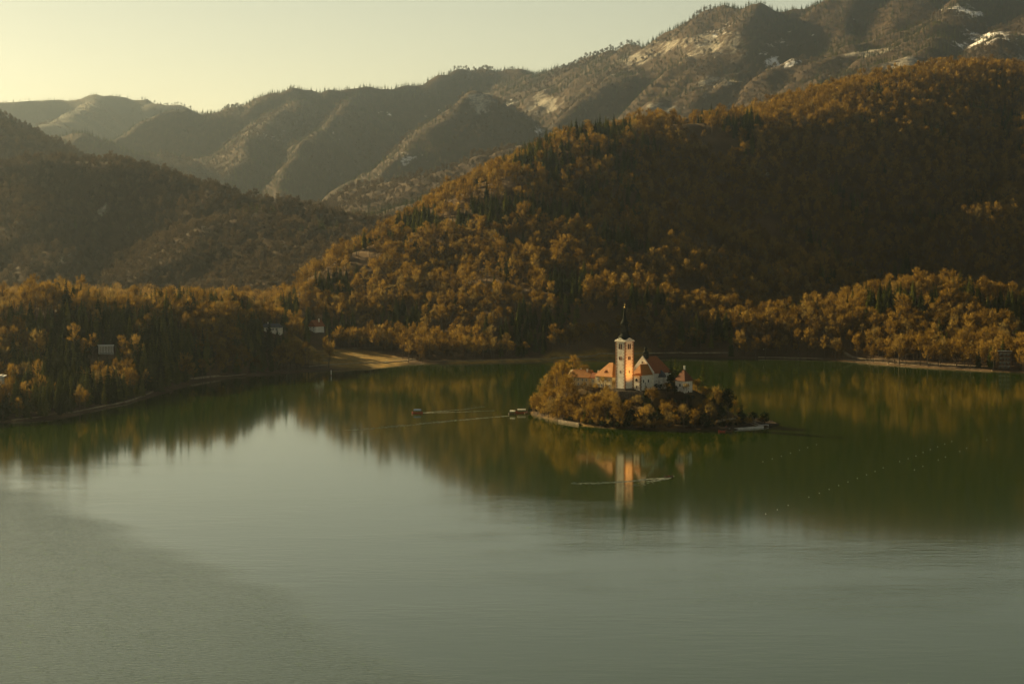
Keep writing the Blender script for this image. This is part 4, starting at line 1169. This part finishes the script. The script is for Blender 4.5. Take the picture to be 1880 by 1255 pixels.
# garden of the villa at the left edge
GT = bare_tree_meshes(81, 10, 3.4, 520, .2, 1.3, .12, 'golden_twigs')
def garden(px, py, ms, s, nm, label, cat):
    x, y, z = meet(px, py, 1290, 1600)
    plant_tree(nm, ms, (x, y, z - .2), .4, s, label, None, cat)
garden(56, 741, GT, .95, 'bare_tree', 'small glowing orange tree on the villa lawn', 'tree')
garden(24, 757, GT, .75, 'bare_tree', 'smaller orange tree below the villa near the path', 'tree')
garden(38, 735, SHR[1], 1.5, 'shrub', 'dark round shrub left of the orange garden tree', 'shrub')
garden(74, 736, SHR[1], 1.3, 'shrub', 'dark round shrub right of the orange garden tree', 'shrub')
garden(25, 742, SHR[1], 1.4, 'shrub', 'dark low shrub under the garden pavilion', 'shrub')
garden(5, 780, LEAFY[0], 1.0, 'evergreen_tree', 'dark evergreen at the lower left shore, cut by the frame', 'tree')
garden(8, 741, SHR[1], 1.6, 'shrub', 'dark hedge shrub by the villa at the left edge', 'shrub')

# ------------------------------------------------------------------ forests
FOREST = []    # name, points, kinds
def region(nm, spacing, seed, conif, top=22, margin=14):
    b = HILLS[nm]['b']
    x, y = scatter(b, spacing, seed)
    sd = sdist(x, y, LAKE)
    hz = hill_height(nm, x, y, sd) if HILLS[nm]['shore'] else hill_height(nm, x, y)
    gz = height(x, y)
    k = (hz >= gz - .01) & (gz > .6)
    k &= seen(x, y, gz, top, margin)
    x, y, z, sd = x[k], y[k], gz[k], sd[k]
    k = np.ones(len(x), bool)
    if HILLS[nm]['shore']: k &= (meadow(x, y) < .5) & (sd > 3)
    for cx, cy_, r in CLEAR: k &= np.hypot(x - cx, y - cy_) > r
    k &= fbm(x / 38 + 3, y / 38, 3) > -.42
    x, y, z = x[k], y[k], z[k]
    g = np.random.default_rng(seed + 100)
    c = conif(x, y, z) + .16 * (g.random(len(x)) - .5)
    return x, y, z, c > .5

def flat_region(bounds, spacing, seed, conif):
    """trees on the low ground by the shore"""
    x, y = scatter(bounds, spacing, seed)
    sd = sdist(x, y, LAKE); z = height(x, y)
    k = (sd > 2.5) & (z < ground_height(x, y) + .02) & seen(x, y, z, 20, 14) & (meadow(x, y) < .45)
    for cx, cy_, r in CLEAR: k &= np.hypot(x - cx, y - cy_) > r
    x, y, z = x[k], y[k], z[k]
    g = np.random.default_rng(seed + 100)
    return x, y, z, conif(x, y, z) + .3 * (g.random(len(x)) - .5) > .5

near = []
def add_near(zone, q): near.append((zone, *q))
add_near('headland', region('headland', 6.6, 1, lambda x, y, z: .49 + .55 * fbm(x / 42, y / 42, 3) + .05 * (z > 35)))
add_near('hill', region('great_hill', 8.2, 2, lambda x, y, z: .40 + .55 * fbm(x / 60, y / 60, 3) - .14 * (x > 150) - .02 * np.exp(-((x + 60) / 120) ** 2)))
add_near('rise', region('shore_rise', 7.2, 3, lambda x, y, z: .38 + .55 * fbm(x / 40, y / 40, 3)))
add_near('shore', flat_region((-420, 560, 1300, 2250), 7.4, 4, lambda x, y, z: .25 + .5 * fbm(x / 40, y / 40, 3) + .24 * (x < -200)))
add_near('plain', flat_region((-900, 200, 2000, 3450), 10.5, 5, lambda x, y, z: .3 + .5 * fbm(x / 60, y / 60, 3)))
ZN = {'headland': ('on the headland woods at left', 'headland'), 'hill': ('on the foot of the large dark hill', 'large hill'),
      'rise': ('on the wooded rise at right', 'right shore rise'), 'shore': ('on the flat far lakeshore', 'far shore'), 'plain': ('on the plain behind the headland', 'plain')}
allp = []
for zi, (zone, x, y, z, c) in enumerate(near):
    g = np.random.default_rng(500 + zi)
    n = len(x)
    s = np.clip(g.lognormal(-.10, .20, n), .5, 1.2) * (1.0 if zone != 'hill' else .92)
    allp.append(np.stack([x, y, z, c.astype(float), s, g.uniform(0, 6.28, n), g.integers(0, 4, n), np.full(n, zi)], 1))
allp = np.concatenate(allp)
size = allp[:, 4] / allp[:, 1]
# the trees nobody stands in front of show largest: prefer those whose foot is seen
front = seen(allp[:, 0], allp[:, 1], allp[:, 2], 10, 12)
size = size * np.where(front, 1, .5) * (np.abs(allp[:, 0] / allp[:, 1]) < .247)
SRC = {'bare': [], 'cone': []}
single = np.zeros(len(allp), bool)
for kind, val in (('bare', 0), ('cone', 1)):
    idx = np.where(allp[:, 3] == val)[0]
    have = sum(o.name.split('.')[0] == ('bare_tree' if val == 0 else 'conifer') for o in bpy.data.objects)
    idx = idx[np.argsort(-size[idx])][:296 - have]
    single[idx] = True
    for i in idx:
        x, y, z, _, s, rz, v, zi = allp[i]
        zone = near[int(zi)][0]
        px = CX + x / y * F
        if zone == 'headland':
            where = ('at the left end by the villa' if px < 130 else 'near the white columned pavilion' if px < 270 else 'in the middle of the headland' if px < 400 else 'towards the right end of the headland') + \
                    (' at the water edge' if z < 9 else ' on the lower slope' if z < 26 else ' on the upper slope' if z < 44 else ' along the crest')
        elif zone == 'shore':
            where = 'on the flat shore ' + ('under the villa' if px < 110 else 'under the white pavilion' if px < 290 else 'under the middle headland' if px < 400 else 'under the headland right end' if px < 480 else 'left of the meadow' if px < 560 else 'below the chalet' if px < 640 else 'behind the sunlit meadow' if px < 720 else 'above the blue-awning boat' if px < 800 else 'left of the island behind the wakes' if px < 900 else 'behind the moored boats' if px < 1010 else 'behind the island trees' if px < 1120 else 'behind the church' if px < 1250 else 'left of the boat slip' if px < 1380 else 'right of the boat slip' if px < 1480 else 'behind the left half of the pale quay' if px < 1640 else 'behind the right half of the pale quay' if px < 1780 else 'around the terraced house')
        else: where = ZN[zone][0] + (' left part' if px < 1000 else ' right part')
        big = 'tall ' if s > 1.0 else 'small ' if s < .84 else ''
        lab = big + ('bare rust-brown tree ' if val == 0 else 'olive-green conifer ') + where
        nm = 'bare_tree' if val == 0 else 'conifer'
        e, t, c = plant_tree(nm, (BARE if val == 0 else CONE)[int(v)], (x, y, z - .2), rz, s, lab, lab.replace('tree', 'trees').replace('conifer', 'conifers'))
        SRC[kind].append((int(v), t, c))

def forest(name, label, P, sources):
    """instances of the listed (trunk, crown) pairs on points P: x y z scale rot"""
    if len(P) == 0: return
    me = bpy.data.meshes.new(name)
    me.vertices.add(len(P)); me.vertices.foreach_set('co', P[:, :3].astype(np.float32).ravel())
    a = me.attributes.new('scl', 'FLOAT', 'POINT'); a.data.foreach_set('value', P[:, 3].astype(np.float32))
    a = me.attributes.new('rot', 'FLOAT', 'POINT'); a.data.foreach_set('value', P[:, 4].astype(np.float32))
    a = me.attributes.new('pick', 'INT', 'POINT'); a.data.foreach_set('value', (np.arange(len(P)) * 7 % len(sources)).astype(np.int32))
    o = tag(link(name, me), label, 'forest', kind='stuff')
    ng = bpy.data.node_groups.new('forest_' + name, 'GeometryNodeTree')
    ng.interface.new_socket('Geometry', in_out='INPUT', socket_type='NodeSocketGeometry')
    ng.interface.new_socket('Geometry', in_out='OUTPUT', socket_type='NodeSocketGeometry')
    N, L = ng.nodes, ng.links
    gi, go = N.new('NodeGroupInput'), N.new('NodeGroupOutput')
    iop = N.new('GeometryNodeInstanceOnPoints')
    m2p = N.new('GeometryNodeMeshToPoints')
    L.new(gi.outputs[0], m2p.inputs[0]); L.new(m2p.outputs[0], iop.inputs['Points'])
    allj = N.new('GeometryNodeJoinGeometry')
    for t, c in sources:
        j = N.new('GeometryNodeJoinGeometry')
        for ob in (t, c):
            oi = N.new('GeometryNodeObjectInfo'); oi.transform_space = 'ORIGINAL'; oi.inputs[0].default_value = ob
            L.new(oi.outputs['Geometry'], j.inputs[0])
        g2 = N.new('GeometryNodeGeometryToInstance'); L.new(j.outputs[0], g2.inputs[0]); L.new(g2.outputs[0], allj.inputs[0])
    L.new(allj.outputs[0], iop.inputs['Instance'])
    iop.inputs['Pick Instance'].default_value = True
    def att(nm, typ):
        q = N.new('GeometryNodeInputNamedAttribute'); q.data_type = typ; q.inputs[0].default_value = nm; return q.outputs[0]
    L.new(att('pick', 'INT'), iop.inputs['Instance Index'])
    cx = N.new('ShaderNodeCombineXYZ'); L.new(att('rot', 'FLOAT'), cx.inputs[2])
    e2r = N.new('FunctionNodeEulerToRotation'); L.new(cx.outputs[0], e2r.inputs[0]); L.new(e2r.outputs[0], iop.inputs['Rotation'])
    L.new(att('scl', 'FLOAT'), iop.inputs['Scale'])
    L.new(iop.outputs[0], go.inputs[0])
    o.modifiers.new('forest', 'NODES').node_group = ng
    return o

def pick_src(kind):
    d = {}
    for v, t, c in SRC[kind]: d.setdefault(v, (t, c))
    return [d[k] for k in sorted(d)]
sb, sc_ = pick_src('bare'), pick_src('cone')
FN = {'headland': 'the headland at left', 'hill': 'the large dark hill behind the island', 'rise': 'the low rise on the right shore', 'shore': 'the flat far shore', 'plain': 'the valley floor behind the headland'}
for zi, (zone, *_) in enumerate(near):
    for val, src, nm, lab in ((0, sb, 'bare_woods', 'rust-brown leafless woods covering '), (1, sc_, 'conifer_woods', 'dark olive conifers standing through ')):
        k = (~single) & (allp[:, 7] == zi) & (allp[:, 3] == val)
        forest(nm, lab + FN[zone], allp[k][:, [0, 1, 2, 4, 5]], src)

# far woods: a few trees of the crest stand as things and lend their shape to the rest
def far_sources(px_list, meshes, nm, lab, hillname, grp):
    out = []
    for (px, D), ms in zip(px_list, meshes):
        x = at(px, 300, D)[0]; z = float(height(np.array([x]), np.array([D]))[0])
        e, t, c = plant_tree(nm, ms, (x, D, z - .3), 0, 1.0, lab, grp)
        out.append((t, c))
    return out
fb = far_sources([(300, 3660), (380, 3600)], FARB, 'bare_tree', 'bare brown tree on the crest of the hazy left hill', 'hazy_hill', 'bare trees on the hazy crest')
fc = far_sources([(235, 3710), (290, 3665)], FARC, 'conifer', 'small dark conifer on the crest of the hazy left hill', 'hazy_hill', 'conifers on the hazy crest')
for nm, sp, seed, con, lab, sc0 in (('hazy_hill', 9.5, 11, lambda x, y, z: .16 + .5 * fbm(x / 110, y / 110, 3), 'the hazy hill at left', .85),
                               ('left_spur', 13, 12, lambda x, y, z: .2 + .4 * fbm(x / 110, y / 110, 3), 'the spur behind the hazy hill', .95),
                               ('mountain', 17, 13, lambda x, y, z: .44 + .5 * fbm(x / 260, y / 260, 3) + .00035 * (z - 300), 'the mountain range', .95),
                               ('far_mountain', 30, 14, lambda x, y, z: .5 + .4 * fbm(x / 400, y / 400, 3), 'the distant mountain at far left', .85)):
    x, y, z, c = region(nm, sp, seed, con, 20, 30)
    g = np.random.default_rng(900 + seed)
    keep = np.ones(len(x), bool)
    if nm == 'mountain':
        keep = (mt_rock(x, y, z) + fbm(x / 60, z / 40, 3) * .4 < .52) & (mt_snow(x, y, z) + fbm(x / 60, z / 40, 3) * .3 < .55)
    P = np.stack([x, y, z - .3, np.clip(g.lognormal(-.05, .26, len(x)), .45, 1.5) * sc0, g.uniform(0, 6.28, len(x))], 1)
    forest('bare_woods', 'brown leafless woods covering ' + lab, P[~c & keep], fb)
    forest('conifer_woods', 'dark conifers scattered over ' + lab, P[c & keep], fc)
    print('FOREST', nm, len(x))
print('NEAR', len(allp), [(q[0], len(q[1])) for q in near])

# ------------------------------------------------------------------ haze
hb = MB().box(-8400, 8400, -1300, 14900, -10.5, 1180)
hz_m = bpy.data.materials.new('haze'); hz_m.use_nodes = True
hn = hz_m.node_tree.nodes; hn.clear()
ho = hn.new('ShaderNodeOutputMaterial'); hv = hn.new('ShaderNodeVolumePrincipled')
hv.inputs['Color'].default_value = (.70, .85, 1.0, 1)
hv.inputs['Density'].default_value = HAZE
hv.inputs['Anisotropy'].default_value = .9
hz_m.node_tree.links.new(hv.outputs[0], ho.inputs['Volume'])
tag(hb.build('haze', hz_m), 'pale morning haze lying over the lake and valleys', 'haze', kind='stuff')
